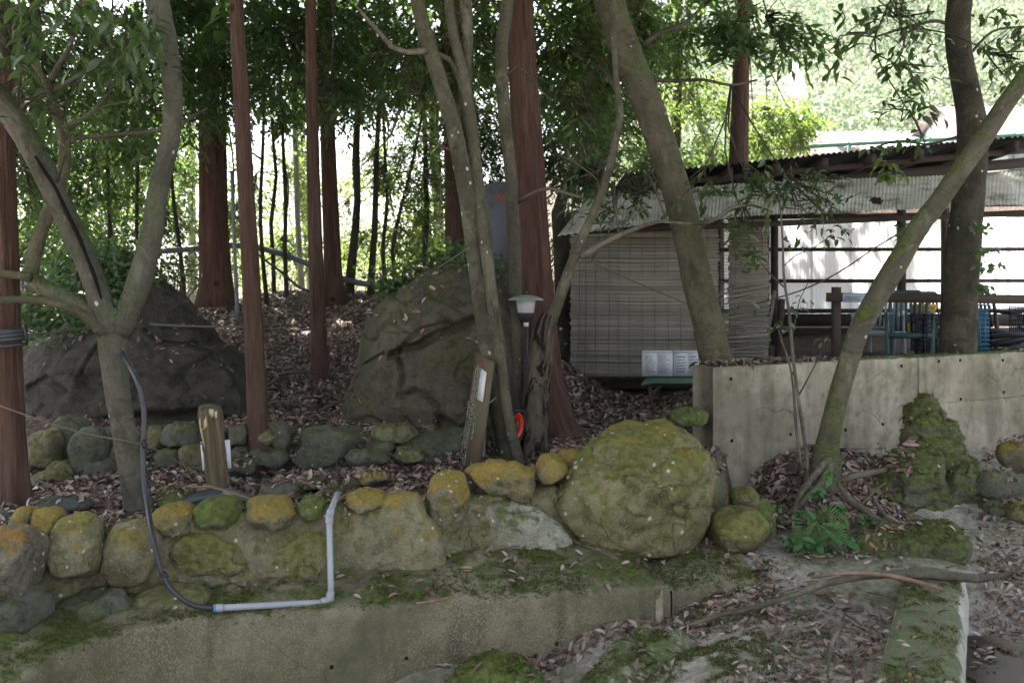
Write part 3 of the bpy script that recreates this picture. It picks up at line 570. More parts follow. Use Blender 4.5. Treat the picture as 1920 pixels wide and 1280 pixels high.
STONES = [  # box x0,y0,x1,y1, distance, half depth, material, rough, crag, label
    ((98, 955, 190, 1102), 4.47, .13, 'stone_egg', .05, 0, 'tall egg shaped stone'), ((192, 974, 298, 1100), 4.57, .13, 'stone_egg', .06, 0, 'rounded brown stone'),
    ((-60, 985, 80, 1118), 4.22, .20, 'stone_orange', .09, .12, 'craggy stone with orange lichen'), ((-70, 1085, 88, 1210), 4.2, .17, 'stone_grey', .09, .1, None),
    ((20, 950, 68, 992), 4.5, .08, 'stone_yellow', .06, 0, None), ((58, 948, 120, 1020), 4.52, .09, 'stone_yellow', .07, .05, None),
    ((288, 941, 370, 1002), 4.74, .12, 'stone_yellow', .05, .03, 'yellow stone with a big white lichen patch'), ((364, 931, 457, 996), 4.78, .13, 'stone_moss', .05, .02, 'mossy top stone'),
    ((448, 931, 557, 995), 4.84, .13, 'stone_yellow', .07, .04, 'bright yellow top stone'), ((556, 929, 614, 976), 4.9, .10, 'stone_moss', .05, 0, None),
    ((312, 990, 470, 1092), 4.76, .12, 'stone_olive', .05, .06, 'broad olive stone'), ((640, 919, 730, 960), 4.98, .12, 'stone_yellow', .06, .05, None),
    ((798, 876, 882, 1002), 5.12, .14, 'stone_yellow', .05, 0, 'upright stone with yellow top'), ((1003, 849, 1066, 908), 5.32, .11, 'stone_yellow', .04, 0, None),
    ((85, 1100, 250, 1235), 4.42, .13, 'stone_grey', .08, .1, None), ((-60, 1180, 58, 1290), 4.05, .16, 'stone_moss', .06, .03, None),
    ((465, 985, 632, 1120), 4.88, .12, 'stone_olive', .08, .08, None), ((1328, 948, 1442, 1043), 5.42, .17, 'stone_olive', .05, .02, 'rounded stone beside the giant boulder'),
    ((1366, 913, 1432, 955), 5.66, .11, 'stone_olive', .05, 0, None), ((250, 1100, 400, 1150), 4.52, .10, 'mortar', .08, .05, None), ((480, 1085, 620, 1128), 4.75, .08, 'mortar', .08, .05, None),
    ((590, 935, 650, 985), 4.98, .10, 'stone_moss', .06, 0, None), ((1040, 840, 1100, 900), 5.5, .12, 'stone_yellow', .05, 0, None), ((1255, 764, 1330, 800), 6.15, .14, 'stone_moss', .05, .03, None),
    ((990, 900, 1060, 1010), 5.36, .12, 'mortar', .07, .05, None), ((1400, 930, 1452, 1040), 5.62, .12, 'stone_moss', .07, .05, None), ((150, 1000, 215, 1110), 4.62, .08, 'mortar', .07, .02, None)]
for k, (b, d, th, m, ro, cr, lb) in enumerate(STONES):
    V, Fc = rock_geo(bb(*b, seed=k, pw=2.6, j=.06), d, th + .03, 5 if b[2] - b[0] > 70 else 4, ro * 1.5, cr + .06, k + 1, flat=.75)
    o = mk('stone', V, [Fc], M[m], sw)
    if lb: o['label'] = lb
for poly, d, th, m, ro, cr, sd, lb in [
    ([(868, 880), (905, 868), (950, 866), (985, 876), (1008, 880), (1006, 905), (1000, 925), (985, 946), (950, 936), (915, 926), (885, 905)], 5.25, .15, 'stone_yellow', .05, .07, 61, 'wide flat stone covered in yellow lichen'),
    ([(625, 985), (660, 950), (700, 940), (752, 921), (785, 925), (800, 960), (828, 1010), (834, 1075), (815, 1105), (770, 1108), (690, 1105), (628, 1100), (618, 1050)], 4.98, .14, 'stone_streak', .05, .04, 62, 'large triangular stone with a yellow streak'),
    ([(838, 1040), (862, 1000), (890, 955), (930, 935), (985, 945), (1030, 965), (1065, 1000), (1085, 1040), (1060, 1075), (950, 1085), (860, 1078)], 5.22, .14, 'stone_pale', .07, .08, 63, 'pale rough lower stone'),
    ([(1042, 930), (1055, 890), (1085, 850), (1130, 815), (1195, 795), (1255, 792), (1300, 815), (1325, 850), (1338, 890), (1345, 930), (1338, 975), (1310, 1015), (1270, 1045), (1210, 1056), (1150, 1048), (1085, 1020), (1050, 975)], 5.42, .36, 'boulder', .10, .10, 64, 'giant lichen covered boulder')]:
    V, Fc = rock_geo(poly, d, th, 6 if sd == 64 else 5, ro * 1.3, cr + .03, sd, flat=.62 if sd == 64 else .7, cuts=12)
    mk('stone', V, [Fc], M[m], sw)['label'] = lb
# ------------------------------------------------------------------ cast concrete retaining wall
A = np.array([1.272, 6.30]); dr = nrm(np.array([P(1920, 0, 7.8)[0] - A[0], 1.5])); nb = np.array([-dr[1], dr[0]])
rw = thing('retaining_wall', 'stained cast concrete retaining wall with mossy top behind the spiky rock', 'wall', (A[0] + dr[0] * 2, A[1] + dr[1] * 2, .3))
def wall_seg(name, s0, s1, z0, z1, t0=0., th=.2):
    ns = max(2, int((s1 - s0) / .05)); nz_ = max(2, int((z1 - z0) / .05)); S = np.linspace(s0, s1, ns); Zs = np.linspace(z0, z1, nz_)
    rows = [(0, z) for z in Zs] + [(.008, z1 + .008), (.1, z1 + .012), (.19, z1 + .008), (th, z1), (th, z0)]
    V = np.array([[*(A + dr * s + nb * (t + t0)), z] for t, z in rows for s in S]); q = V + .006 * fbm(V * 5, 3)[:, None]
    n = len(rows); i = np.arange(n - 1)[:, None] * ns + np.arange(ns - 1)[None]; Fq = np.stack([i, i + 1, i + ns + 1, i + ns], -1).reshape(-1, 4)
    e = [np.array([[r * ns for r in range(n)][::-1]]), np.array([[r * ns + ns - 1 for r in range(n)]])]
    mk(name, q, [Fq] + [np.vstack(e)], M['retain'], rw, smooth=False); SURF.append((q, [Fq]))
def s_of(px):      # distance along the wall of photo column px
    k = (px - 960) / F; return (A[0] - k * A[1]) / (k * dr[1] - dr[0])
s1, s2 = s_of(1722), s_of(1905)
wall_seg('panel', 0, s1 - .003, -.1, 1.094); wall_seg('panel', s1 + .003, 8.5, .755, 1.094); wall_seg('panel', s1 + .003, 8.5, -.1, .748, -.006, .19)
mb = MB()
for x, y in [(1370, 710), (1486, 700), (1372, 826), (1482, 814), (1585, 806), (1655, 795), (1590, 677), (1690, 686), (1760, 677), (1800, 675), (1880, 675), (1801, 748), (1882, 735), (1827, 818)]:
    s = s_of(x); c = A + dr * s - nb * .004; d = c[1]; mb.tube([[*c, P(x, y, d)[2]], [*(c + nb * .02), P(x, y, d)[2]]], [.011, .011], 8)
mb.build('tie_hole_shade', M['hole'], rw)['kind'] = 'stuff'  # near-black plugs stand for the shade in the tie holes
# kerb running towards the path at the right
kb = thing('concrete_kerb', 'mossy topped concrete kerb running from the spiky rock towards the path', 'kerb', (1.6, 4.2, .05))
a0, a1 = np.array([1.10, 3.2]), np.array([1.99, 5.03]); t_ = nrm(a1 - a0); r_ = np.array([t_[1], -t_[0]]); L_ = np.linalg.norm(a1 - a0)
S = np.linspace(0, L_, 60); rows = [(-.0, -.2), (0, .1), (.003, .16), (.012, .185), (.05, .195), (.12, .198), (.2, .192), (.25, .17), (.275, .13), (.29, .06), (.30, -.2)]
V = np.array([[*(a0 + t_ * s + r_ * (u + .02 * (1 - s / L_))), z + .01] for u, z in rows for s in S]); V = V + .010 * fbm(V * 5, 4)[:, None]
n = len(rows); i = np.arange(n - 1)[:, None] * 60 + np.arange(59)[None]; Fq = np.stack([i + 60, i + 61, i + 1, i], -1).reshape(-1, 4)
mk('kerb_body', V, [Fq, np.array([[r * 60 + 59 for r in range(n)]])], M['kerb2'], kb); SURF.append((V, [Fq[:, ::-1]])); KERBS = len(SURF) - 1
# ------------------------------------------------------------------ boulders and loose stones
BOULDERS = []
def rock(name, poly, d, th, mat, label, sub=5, ro=.07, cr=.08, sd=0, group=None, cat='rock', surf=False, **kw):
    V, Fc = rock_geo(poly, d, th, sub, ro, cr, sd, **kw); o = mk(name, V, [Fc], M[mat])
    if name == 'boulder': BOULDERS.append((V, [Fc]))
    if surf: SURF.append((V, [Fc]))
    return tag(o, label, cat, group)
rock('boulder', [(35, 900), (38, 760), (42, 660), (75, 600), (130, 560), (200, 528), (270, 522), (310, 545), (355, 590), (400, 640), (462, 692), (478, 760), (475, 830), (440, 900), (250, 930)], 7.15, .62, 'rock_left',
     'great blackish sandstone boulder behind the mossy forked tree', 7, .045, .035, 3, cuts=7, strat=.02, tilt=.35, flat=.72, cracks=[([(300, 615), (330, 638), (380, 642), (415, 658)], 5, .06), ([(270, 775), (320, 765), (370, 772), (420, 768), (475, 790)], 16, .16), ([(390, 720), (372, 690), (420, 655)], 5, .05), ([(230, 640), (215, 690), (240, 730)], 5, .05), ([(90, 720), (140, 700), (190, 720)], 6, .05), ([(330, 585), (365, 565)], 5, .05)])
rock('boulder', [(612, 820), (622, 760), (646, 700), (680, 620), (712, 570), (768, 520), (850, 484), (905, 484), (945, 510), (965, 620), (968, 760), (960, 850), (900, 900), (750, 890), (630, 870)], 7.15, .62, 'rock_dark',
     'great cracked olive brown boulder behind the tilted sign', 7, .05, .05, 9, cuts=7, strat=.02, tilt=.3, flat=.66, cracks=[([(748, 658), (765, 648), (800, 640), (835, 618), (870, 606), (905, 588)], 9, .14), ([(760, 652), (772, 690), (765, 730), (800, 720), (835, 745), (830, 790)], 6, .07), ([(690, 680), (712, 668), (735, 655)], 5, .06), ([(840, 770), (870, 790), (905, 775)], 12, .10), ([(770, 640), (800, 612), (850, 600)], 5, .06), ([(690, 590), (730, 580)], 4, .04)])
# overhanging shelf below the left boulder is its own bedding; terrace wall of rough stones in front of the boulders
tw = thing('terrace_stone_wall', 'low dark dry stone row at the foot of the two great boulders', 'wall', P(430, 890, 6.1))
TST = [(52, 800, 118, 888, 6.0), (92, 775, 175, 900, 6.15), (130, 795, 205, 895, 5.95), (85, 862, 150, 905, 5.9), (150, 850, 235, 905, 5.95), (180, 798, 225, 850, 6.2), (276, 795, 318, 845, 6.15), (290, 840, 345, 885, 6.0), (300, 790, 378, 842, 6.1),
       (330, 830, 395, 880, 6.0), (428, 790, 472, 838, 6.1), (425, 835, 470, 880, 6.0), (470, 795, 520, 840, 6.1), (500, 788, 548, 850, 6.2), (545, 793, 680, 872, 6.15), (688, 792, 788, 836, 6.35), (676, 825, 745, 850, 6.25), (642, 842, 732, 873, 6.0),
       (770, 790, 830, 842, 6.6), (820, 815, 868, 850, 6.6), (548, 835, 640, 880, 6.05), (735, 835, 800, 870, 6.2), (395, 800, 430, 850, 6.15), (470, 835, 500, 880, 6.05), (60, 880, 130, 912, 5.75), (345, 865, 430, 905, 5.95), (455, 840, 545, 880, 6.05), (205, 828, 240, 895, 6.05)]
for k, (x0, y0, x1, y1, d) in enumerate(TST):
    V, Fc = rock_geo(bb(x0, y0, x1, y1, seed=k + 70, pw=3, j=.09), d, .13, 4, .07, .12, k + 70, flat=.7)
    mk('stone', V, [Fc], M['stone_grey' if k % 3 else 'mortar'], tw)
mb = MB(); xs = np.linspace(-2.95, -.25, 120); MV = []
for h in np.linspace(0, 1, 14): MV.append(np.stack([xs, 6.2 + .16 * h + 0 * xs, .42 + .24 * h + 0 * xs], -1))
MV.append(np.stack([xs, 6.7 + 0 * xs, .68 + 0 * xs], -1)); MV = np.stack(MV); n_, m_ = MV.shape[:2]; q = MV.reshape(-1, 3)
q = q + (.12 * fbm(q * 3.5, 4) + .04 * fbm(q * 12, 3))[:, None] * np.array([.2, -1, .4]); i = np.arange(n_ - 1)[:, None] * m_ + np.arange(m_ - 1)[None]
mk('mortar', q, [np.stack([i, i + 1, i + m_ + 1, i + m_], -1).reshape(-1, 4)], M['stone_grey'], tw)
for x0, y0, x1, y1, d, m, lb in [
    (45, 932, 175, 966, 4.95, 'slate', 'flat grey green slab behind the small yellow stones at the left'), (-30, 955, 30, 985, 4.8, 'slate', 'dark flat stone at the foot of the left cedar'),
    (298, 914, 355, 958, 5.05, 'stone_moss', 'mossy round stone peeping out left of the slate metal angle'), (560, 893, 614, 916, 5.5, 'stone_moss', 'small flat mossy stone in the leaf litter right of the post'),
    (664, 882, 730, 906, 5.5, 'stone_yellow', 'small flat yellowish stone in the leaf litter'), (486, 903, 560, 936, 5.3, 'stone_grey', 'grey green stone lying right of the rotten post'),
    (600, 905, 660, 935, 5.35, 'stone_moss', 'low mossy stone behind the top of the grey pipe'), (637, 894, 678, 922, 5.4, 'rock_dark', 'small dark round stone behind the yellow cap stone'),
    (430, 858, 480, 892, 5.85, 'stone_grey', 'greenish stone at the foot of the slim brown cedar'), (1868, 822, 1990, 888, 6.35, 'stone_yellow', 'ochre mossy stone against the retaining wall at the right edge'),
    (1822, 878, 1930, 945, 6.0, 'stone_grey', 'grey green flat faced stone below the ochre one'), (1890, 936, 1990, 990, 5.75, 'stone_olive', 'olive stone with yellow patch at the right edge'),
    (1835, 935, 1905, 990, 5.9, 'stone_grey', 'small grey stone among litter right of the spiky rock')]:
    rock('stone', bb(x0, y0, x1, y1, seed=int(x0) + 500), d, .14, m, lb, 4, .07, .06, int(x0) % 50 + 11, cat='stone', surf=True)
rock('stone', [(820, 1320), (855, 1265), (900, 1240), (960, 1236), (1000, 1252), (1030, 1290), (1050, 1350), (810, 1370)], 4.25, .2, 'stone_moss', 'round topped mossy stone at the bottom below the low concrete wall', 5, .05, .02, 21, cat='stone', surf=True)
rock('stone_slab', [(1060, 1300), (1120, 1262), (1190, 1228), (1260, 1214), (1320, 1222), (1345, 1245), (1350, 1310), (1100, 1340)], 4.3, .20, 'stone_pale', 'broad flat mossy slab among pale leaves right of the round topped stone', 5, .10, .1, 22, cat='stone', surf=True, tilt=1.6)
# spiky moss rock: several fused lobes in one mesh
mb = MB()
for poly, d, th, sd in [
    ([(1690, 830), (1700, 800), (1712, 760), (1735, 741), (1755, 742), (1772, 760), (1785, 785), (1800, 850), (1790, 910), (1720, 900)], 6.28, .17, 31),
    ([(1692, 850), (1690, 808), (1715, 785), (1760, 780), (1795, 800), (1815, 850), (1832, 880), (1828, 930), (1790, 960), (1720, 940)], 6.22, .20, 32),
    ([(1632, 930), (1650, 890), (1690, 845), (1740, 830), (1775, 850), (1785, 910), (1780, 960), (1720, 985), (1660, 980), (1636, 960)], 6.05, .24, 33),
    ([(1740, 975), (1745, 900), (1780, 860), (1825, 870), (1830, 940), (1820, 965)], 6.1, .2, 34)]:
    V, Fc = rock_geo(poly, d, th, 5, .12, .26, sd, flat=.8, strat=.06, cuts=22); mb.add(V, [Fc])
tag(mb.build('spiky_rock', M['moss_rock'], None, True), 'jagged moss covered rock with a pointed peak against the retaining wall', 'rock'); SURF.append(mb.get()[:2])
mb = MB()
for poly, d, th, sd in [([(1575, 1070), (1590, 1030), (1650, 1000), (1720, 990), (1760, 1000), (1768, 1050), (1700, 1080), (1620, 1085)], 5.35, .18, 35), ([(1700, 1075), (1710, 1010), (1765, 978), (1800, 985), (1828, 1030), (1810, 1060), (1760, 1080)], 5.4, .2, 36)]:
    V, Fc = rock_geo(poly, d, th, 5, .12, .2, sd, flat=.75, cuts=16); mb.add(V, [Fc])
tag(mb.build('low_rock', M['moss_rock'], None, True), 'long low moss covered rock between the ferns and the kerb', 'rock'); SURF.append(mb.get()[:2])
# ------------------------------------------------------------------ trees
TREES = {}
def tree(key, name, label, path, mat, seg=20, group=None, limbs=(), d=None, up=7.5, **kw):
    p, r = pth(path, d)
    if key in ('fork', 'mossR'): r = r * .9
    base = np.array([p[0, 0], p[0, 1], gz(p[0, 0], p[0, 1])]) if kw.pop('ground', True) else p[0].copy()
    if p[0, 2] > base[2] - .03:
        p = np.vstack([[p[0, 0], p[0, 1], base[2] - .12], p]); r = np.concatenate([[r[0] * 1.05], r])
    if up and p[-1, 2] < up:
        t = p[-1] - p[-2]; t = t / max(t[2], .2); h = up - p[-1, 2]
        for f in (.35, .7, 1.): p = np.vstack([p, p[-1] + t * h * .34 * np.array([.8, .8, 1])]); r = np.append(r, r[-1] * .8)
    T = thing(name, label, 'tree', base, group); kw.setdefault('step', .06 if p[0, 1] < 9 else .2)
    MB().tube(p, r, seg, seed=len(TREES) * 1.3, **kw).build('trunk', M[mat], T, True)
    lpts = []
    for L in limbs:
        lm, lp = (L[0], L[1:]) if isinstance(L[0], str) else (mat, L)
        lp_, lr_ = pth(lp, d)
        if lr_[0] > .012: lpts.append(lp_[2:])
        MB().tube(lp_, lr_, 12 if lr_[0] > .03 else 7, step=.06, rough=kw.get('rough', .05), lump=.1 if lr_[0] > .02 else .0, seed=lp[0][0]).build('limb', M[lm], T, True)
    TREES[key] = dict(T=T, top=p[-1], path=p, near=np.vstack(lpts + ([p[-4:]] if not (lpts and not up) else []))); return T
# big foreground trunks ------------------------------------------------
tree('cedar_l', 'cedar_tree', 'thick red cedar cut off by the left edge, black pipe bundle strapped to it', [(22, 955, 66), (18, 850, 56), (14, 640, 48), (8, 400, 44), (2, 150, 40), (-4, -60, 36)], 'cedar', 32, d=5.1, rough=.06, flute=.12, lump=.05, flare=.25)
tree('fork', 'forked_tree', 'mossy forked tree with one split limb and one straight limb, black hose along its trunk',
     [(266, 985, 62), (258, 930, 54), (243, 860, 50), (228, 780, 49), (216, 700, 52), (211, 640, 58), (208, 600, 64), (212, 575, 60)], 'forkbark', 26, d=4.95, up=0, rough=.06, lump=.10, flare=.2, step=.035,
     limbs=[[(222, 622, 48), (243, 575, 46), (262, 525, 45), (284, 440, 42), (298, 350, 38), (318, 270, 36), (325, 190, 36), (318, 110, 38), (304, 40, 42), (288, -30, 46), (270, -130, 44)],
            ['forkbark', (205, 625, 48, 4.93), (190, 570, 46, 4.92), (168, 505, 42, 4.9), (140, 440, 42, 4.85), (100, 360, 42, 4.8), (65, 285, 43, 4.75), (28, 225, 44, 4.7), (-30, 150, 42, 4.6)],
            ['lean', (205, 625, 36, 4.95), (165, 580, 32, 4.97), (120, 556, 31, 5.0), (84, 539, 30, 5.05), (58, 520, 29, 5.05), (62, 488, 27, 5.05), (80, 425, 25, 5.05), (112, 345, 24, 5.05), (122, 285, 22, 5.05), (108, 215, 18, 5.0), (92, 165, 15, 4.95), (84, 150, 12, 4.9)],
            ['lean', (200, 630, 26, 4.92), (160, 592, 20, 4.85), (110, 570, 17, 4.75), (50, 562, 15, 4.7), (-40, 566, 15, 4.6)], ['lean', (58, 520, 20), (40, 516, 16), (0, 513, 15), (-40, 512, 15)],
            ['twig', (92, 165, 13), (105, 130, 11), (128, 95, 10), (142, 60, 8), (150, 10, 6), (165, -40, 5)], ['twig', (90, 160, 12), (60, 115, 11), (35, 75, 10), (10, 40, 8), (-30, 0, 7)],
            ['twig', (100, 170, 11), (145, 145, 10), (185, 120, 9), (225, 95, 7), (250, 82, 5)], ['twig', (118, 240, 12), (160, 220, 9), (200, 180, 7), (235, 110, 5), (262, 60, 4)],
            ['twig', (126, 270, 12), (145, 258, 10), (200, 255, 9), (250, 250, 8), (300, 244, 7), (340, 235, 7), (365, 216, 5), (390, 203, 4)], ['twig', (38, 205, 9), (75, 175, 8), (110, 165, 8)], ['twig', (130, 245, 5), (180, 205, 4), (240, 190, 4), (290, 180, 3)]])
tree('cedar_s', 'cedar_tree', 'slim straight red brown cedar standing right of the rotten post', [(487, 884, 44), (485, 840, 38), (477, 640, 36), (464, 400, 32), (452, 180, 29), (441, -40, 26)], 'cedar_far', 24, d=6.05, rough=.05, flute=.08, lump=.07, flare=.12)
tree('cedar_b', 'cedar_tree', 'thick red cedar rising behind the left boulder with flared base', [(407, 590, 84), (404, 540, 62), (400, 440, 53), (396, 300, 44), (391, 150, 37), (387, -30, 31)], 'cedar', 24, d=11.5, rough=.05, flute=.1, lump=.05, flare=.2)
tree('cedar_t', 'cedar_tree', 'narrow dark brown cedar standing in leaf litter left of the cracked boulder', [(601, 716, 36), (598, 660, 31), (593, 520, 28), (588, 330, 25), (585, 150, 22), (582, -30, 20)], 'cedar_far', 20, d=8.5, rough=.05, flute=.08, lump=.07, flare=.15)
tree('cedar_u', 'cedar_tree', 'brown cedar on the ridge just right of the narrow dark one', [(629, 582, 46), (625, 520, 36), (619, 380, 31), (613, 200, 28), (608, 0, 25)], 'cedar', 20, d=12, rough=.05, flute=.1, lump=.06, flare=.15)
tree('cedar_m', 'cedar_tree', 'tall red cedar with broad flared base behind the garden lamp', [(1040, 845, 130), (1032, 800, 92), (1022, 720, 70), (1012, 620, 64), (1003, 500, 61), (992, 330, 58), (981, 150, 54), (971, -30, 50)], 'cedar', 36, d=7.0, rough=.06, flute=.14, lump=.04, flare=.55, flen=.16, lobes=6)
tree('cedar_h', 'cedar_tree', 'dark cedar trunk standing behind the cracked boulder', [(862, 520, 56), (860, 470, 50), (856, 350, 46), (848, 150, 42), (842, -30, 38)], 'cedar_far', 20, d=11, rough=.05, flute=.1, lump=.05, flare=.1)
tree('cedar_r', 'cedar_tree', 'light brown cedar trunk rising behind the shed roof', [(1384, 420, 44), (1385, 310, 38), (1388, 180, 33), (1391, 60, 30), (1394, -40, 28)], 'cedar_far', 20, d=13.5, rough=.04, flute=.08)
tree('cedar_p', 'cedar_tree', 'double brown cedar trunk half hidden in leaves left of the shed roof', [(1118, 420, 52), (1117, 300, 46), (1113, 180, 42), (1110, 0, 38)], 'cedar_far', 18, d=12.5, rough=.06, flute=.16)
tree('cedar_q', 'cedar_tree', 'small brown cedar trunk showing between the leaning tree and the shed roof', [(1266, 400, 22), (1267, 260, 20), (1270, 160, 18), (1273, 0, 16)], 'cedar_far', 14, d=16, rough=.04)
tree('grey_diag', 'slanting_tree', 'thin grey trunk slanting behind the shed roof', [(1345, 330, 15), (1328, 270, 15), (1300, 200, 14), (1270, 130, 13)], 'palebark', 10, d=17, up=6)
tree('clump', 'multi_stem_tree', 'clump of slender grey olive stems with white lichen spots behind the tilted sign',
     [(958, 880, 36), (952, 840, 34), (940, 790, 32), (925, 700, 32), (908, 600, 33), (893, 490, 34), (876, 370, 32), (851, 240, 31), (824, 150, 29), (800, 70, 28), (776, -30, 26)], 'clump', 18, d=6.25, lump=.06, rough=.04, flare=.1,
     limbs=[[(976, 880, 24, 6.1), (966, 840, 23, 6.1), (954, 790, 22, 6.1), (944, 720, 22, 6.1), (935, 640, 23, 6.12), (920, 540, 22, 6.15), (908, 440, 25, 6.2), (892, 330, 27, 6.3), (882, 230, 26, 6.3), (868, 140, 22, 6.3), (850, 60, 20, 6.3), (838, -30, 20, 6.3)],
            [(955, 870, 26, 6.4), (930, 800, 22, 6.4), (915, 700, 22, 6.4), (905, 600, 24, 6.4), (902, 500, 24, 6.4), (888, 400, 26, 6.4), (872, 250, 24, 6.4), (875, 130, 20, 6.35), (877, 60, 22, 6.3), (868, -30, 24, 6.3)],
            [(975, 850, 28, 6.6), (974, 700, 26, 6.6), (968, 560, 25, 6.6), (964, 440, 25, 6.6), (958, 330, 24, 6.6), (946, 220, 24, 6.6), (940, 100, 24, 6.6), (948, 30, 24, 6.6), (958, -40, 22, 6.6)],
            ['branch', (797, 95, 14, 6.2), (760, 98, 12, 6.1), (735, 88, 10, 6.1), (712, 62, 9, 6.1), (690, 38, 7, 6.0), (668, 12, 5, 6.0)], [(812, 98, 12, 6.25), (842, 112, 11, 6.3), (862, 150, 12, 6.3), (872, 200, 12, 6.3)],
            ['branch', (972, 378, 9, 6.6), (1000, 362, 8, 6.5), (1030, 353, 7, 6.4), (1060, 362, 6, 6.3), (1090, 370, 4, 6.3)], ['twig', (952, 142, 6), (970, 124, 5), (985, 135, 5), (1010, 165, 4), (1035, 190, 3)],
            ['twig', (905, 370, 6), (870, 300, 6), (820, 270, 5), (770, 245, 4), (746, 210, 3)], ['twig', (746, 210, 3), (735, 250, 3), (680, 310, 3)]])
tree('dead', 'hollow_tree', 'hollow rotting trunk behind the lamp forking into a smooth bough over the blinds',
     [(1000, 868, 66), (1001, 820, 54), (1005, 740, 50), (1013, 670, 46), (1020, 620, 38), (1030, 590, 28)], 'dead', 26, d=6.3, up=0, rough=.12, lump=.22, flare=.15, step=.03,
     limbs=[['clump', (1024, 615, 30), (1045, 570, 23), (1062, 520, 20), (1085, 460, 18), (1112, 400, 17), (1132, 350, 16), (1148, 290, 15), (1158, 240, 15), (1163, 215, 14), (1158, 170, 12), (1152, 100, 11), (1150, 20, 12), (1150, -40, 10)],
            ['branch', (1090, 482, 14), (1120, 462, 12), (1160, 442, 11), (1210, 422, 9), (1250, 412, 6)], ['branch', (1240, 415, 6), (1300, 420, 8), (1345, 410, 9), (1370, 390, 8), (1410, 385, 6), (1450, 398, 4)], ['twig', (1128, 385, 5), (1122, 340, 4), (1070, 300, 3), (1045, 290, 3)],
            ['twig', (1098, 420, 4), (1128, 418, 4), (1150, 415, 3)]])
tree('lean', 'leaning_tree', 'broad brown ringed trunk leaning left from the end of the retaining wall',
     [(1346, 700, 66), (1338, 660, 58), (1326, 600, 56), (1310, 540, 56), (1294, 460, 55), (1272, 370, 56), (1244, 280, 56), (1212, 190, 57), (1180, 110, 56), (1154, 40, 56), (1130, -40, 58), (1110, -110, 52)], 'lean', 30, d=6.75, rough=.035, lump=.06, flare=.08,
     limbs=[['twig', (1205, 85, 12), (1240, 60, 10), (1275, 50, 8), (1310, 20, 6), (1330, -20, 5)], ['twig', (1215, 150, 8), (1260, 152, 7), (1320, 150, 6), (1370, 160, 5), (1420, 150, 4)]])
tree('mossR', 'leaning_tree', 'slender mossy trunk leaning right in front of the retaining wall',
     [(1547, 870, 62), (1550, 840, 48), (1560, 790, 42), (1575, 730, 40), (1590, 680, 40), (1610, 620, 42), (1645, 555, 44), (1682, 495, 44), (1720, 430, 42), (1762, 375, 40), (1800, 320, 40), (1842, 262, 39), (1882, 200, 37), (1925, 140, 35), (1980, 60, 32)], 'mossy', 24, d=6.05, rough=.05, lump=.07, flare=.12)
tree('darkR', 'dark_tree', 'upright dark trunk with ivy behind the retaining wall near the right edge',
     [(1793, 690, 70), (1796, 640, 66), (1800, 540, 64), (1808, 440, 60), (1818, 340, 56), (1824, 260, 54), (1818, 200, 50), (1802, 120, 46), (1796, 60, 46), (1802, -40, 44)], 'darkbark', 26, d=7.7, rough=.06, lump=.05, flare=.08,
     limbs=[['twig', (1800, 255, 5), (1740, 270, 4), (1680, 265, 4), (1620, 285, 3)], ['twig', (1838, 240, 5), (1880, 190, 4), (1920, 170, 4)], ['twig', (1806, 62, 8), (1760, 40, 7), (1700, 52, 5), (1640, 70, 4)], ['twig', (1700, 52, 4), (1690, 100, 4), (1668, 130, 3)], ['twig', (1812, 110, 6), (1860, 60, 5), (1920, 50, 4)]])
tree('sapling', 'sapling', 'spindly young sapling with few leaves in front of the retaining wall',
     [(1514, 872, 7), (1505, 800, 7), (1496, 740, 6.5), (1486, 660, 6.5), (1480, 590, 6), (1470, 520, 5), (1468, 460, 4), (1464, 400, 3), (1460, 360, 2)], 'branch', 7, d=6.0, up=0,
     limbs=[[(1502, 872, 6), (1493, 800, 6), (1488, 730, 5), (1480, 680, 4), (1466, 640, 3), (1458, 610, 2)], ['twig', (1472, 540, 3), (1450, 520, 3), (1425, 490, 2.5), (1410, 470, 2)], ['twig', (1468, 500, 2), (1490, 480, 2), (1530, 462, 2), (1560, 440, 1.5)], ['twig', (1484, 640, 2), (1500, 560, 2), (1515, 530, 1.5)], ['twig', (1498, 740, 3), (1520, 700, 2.5), (1540, 660, 2)]])
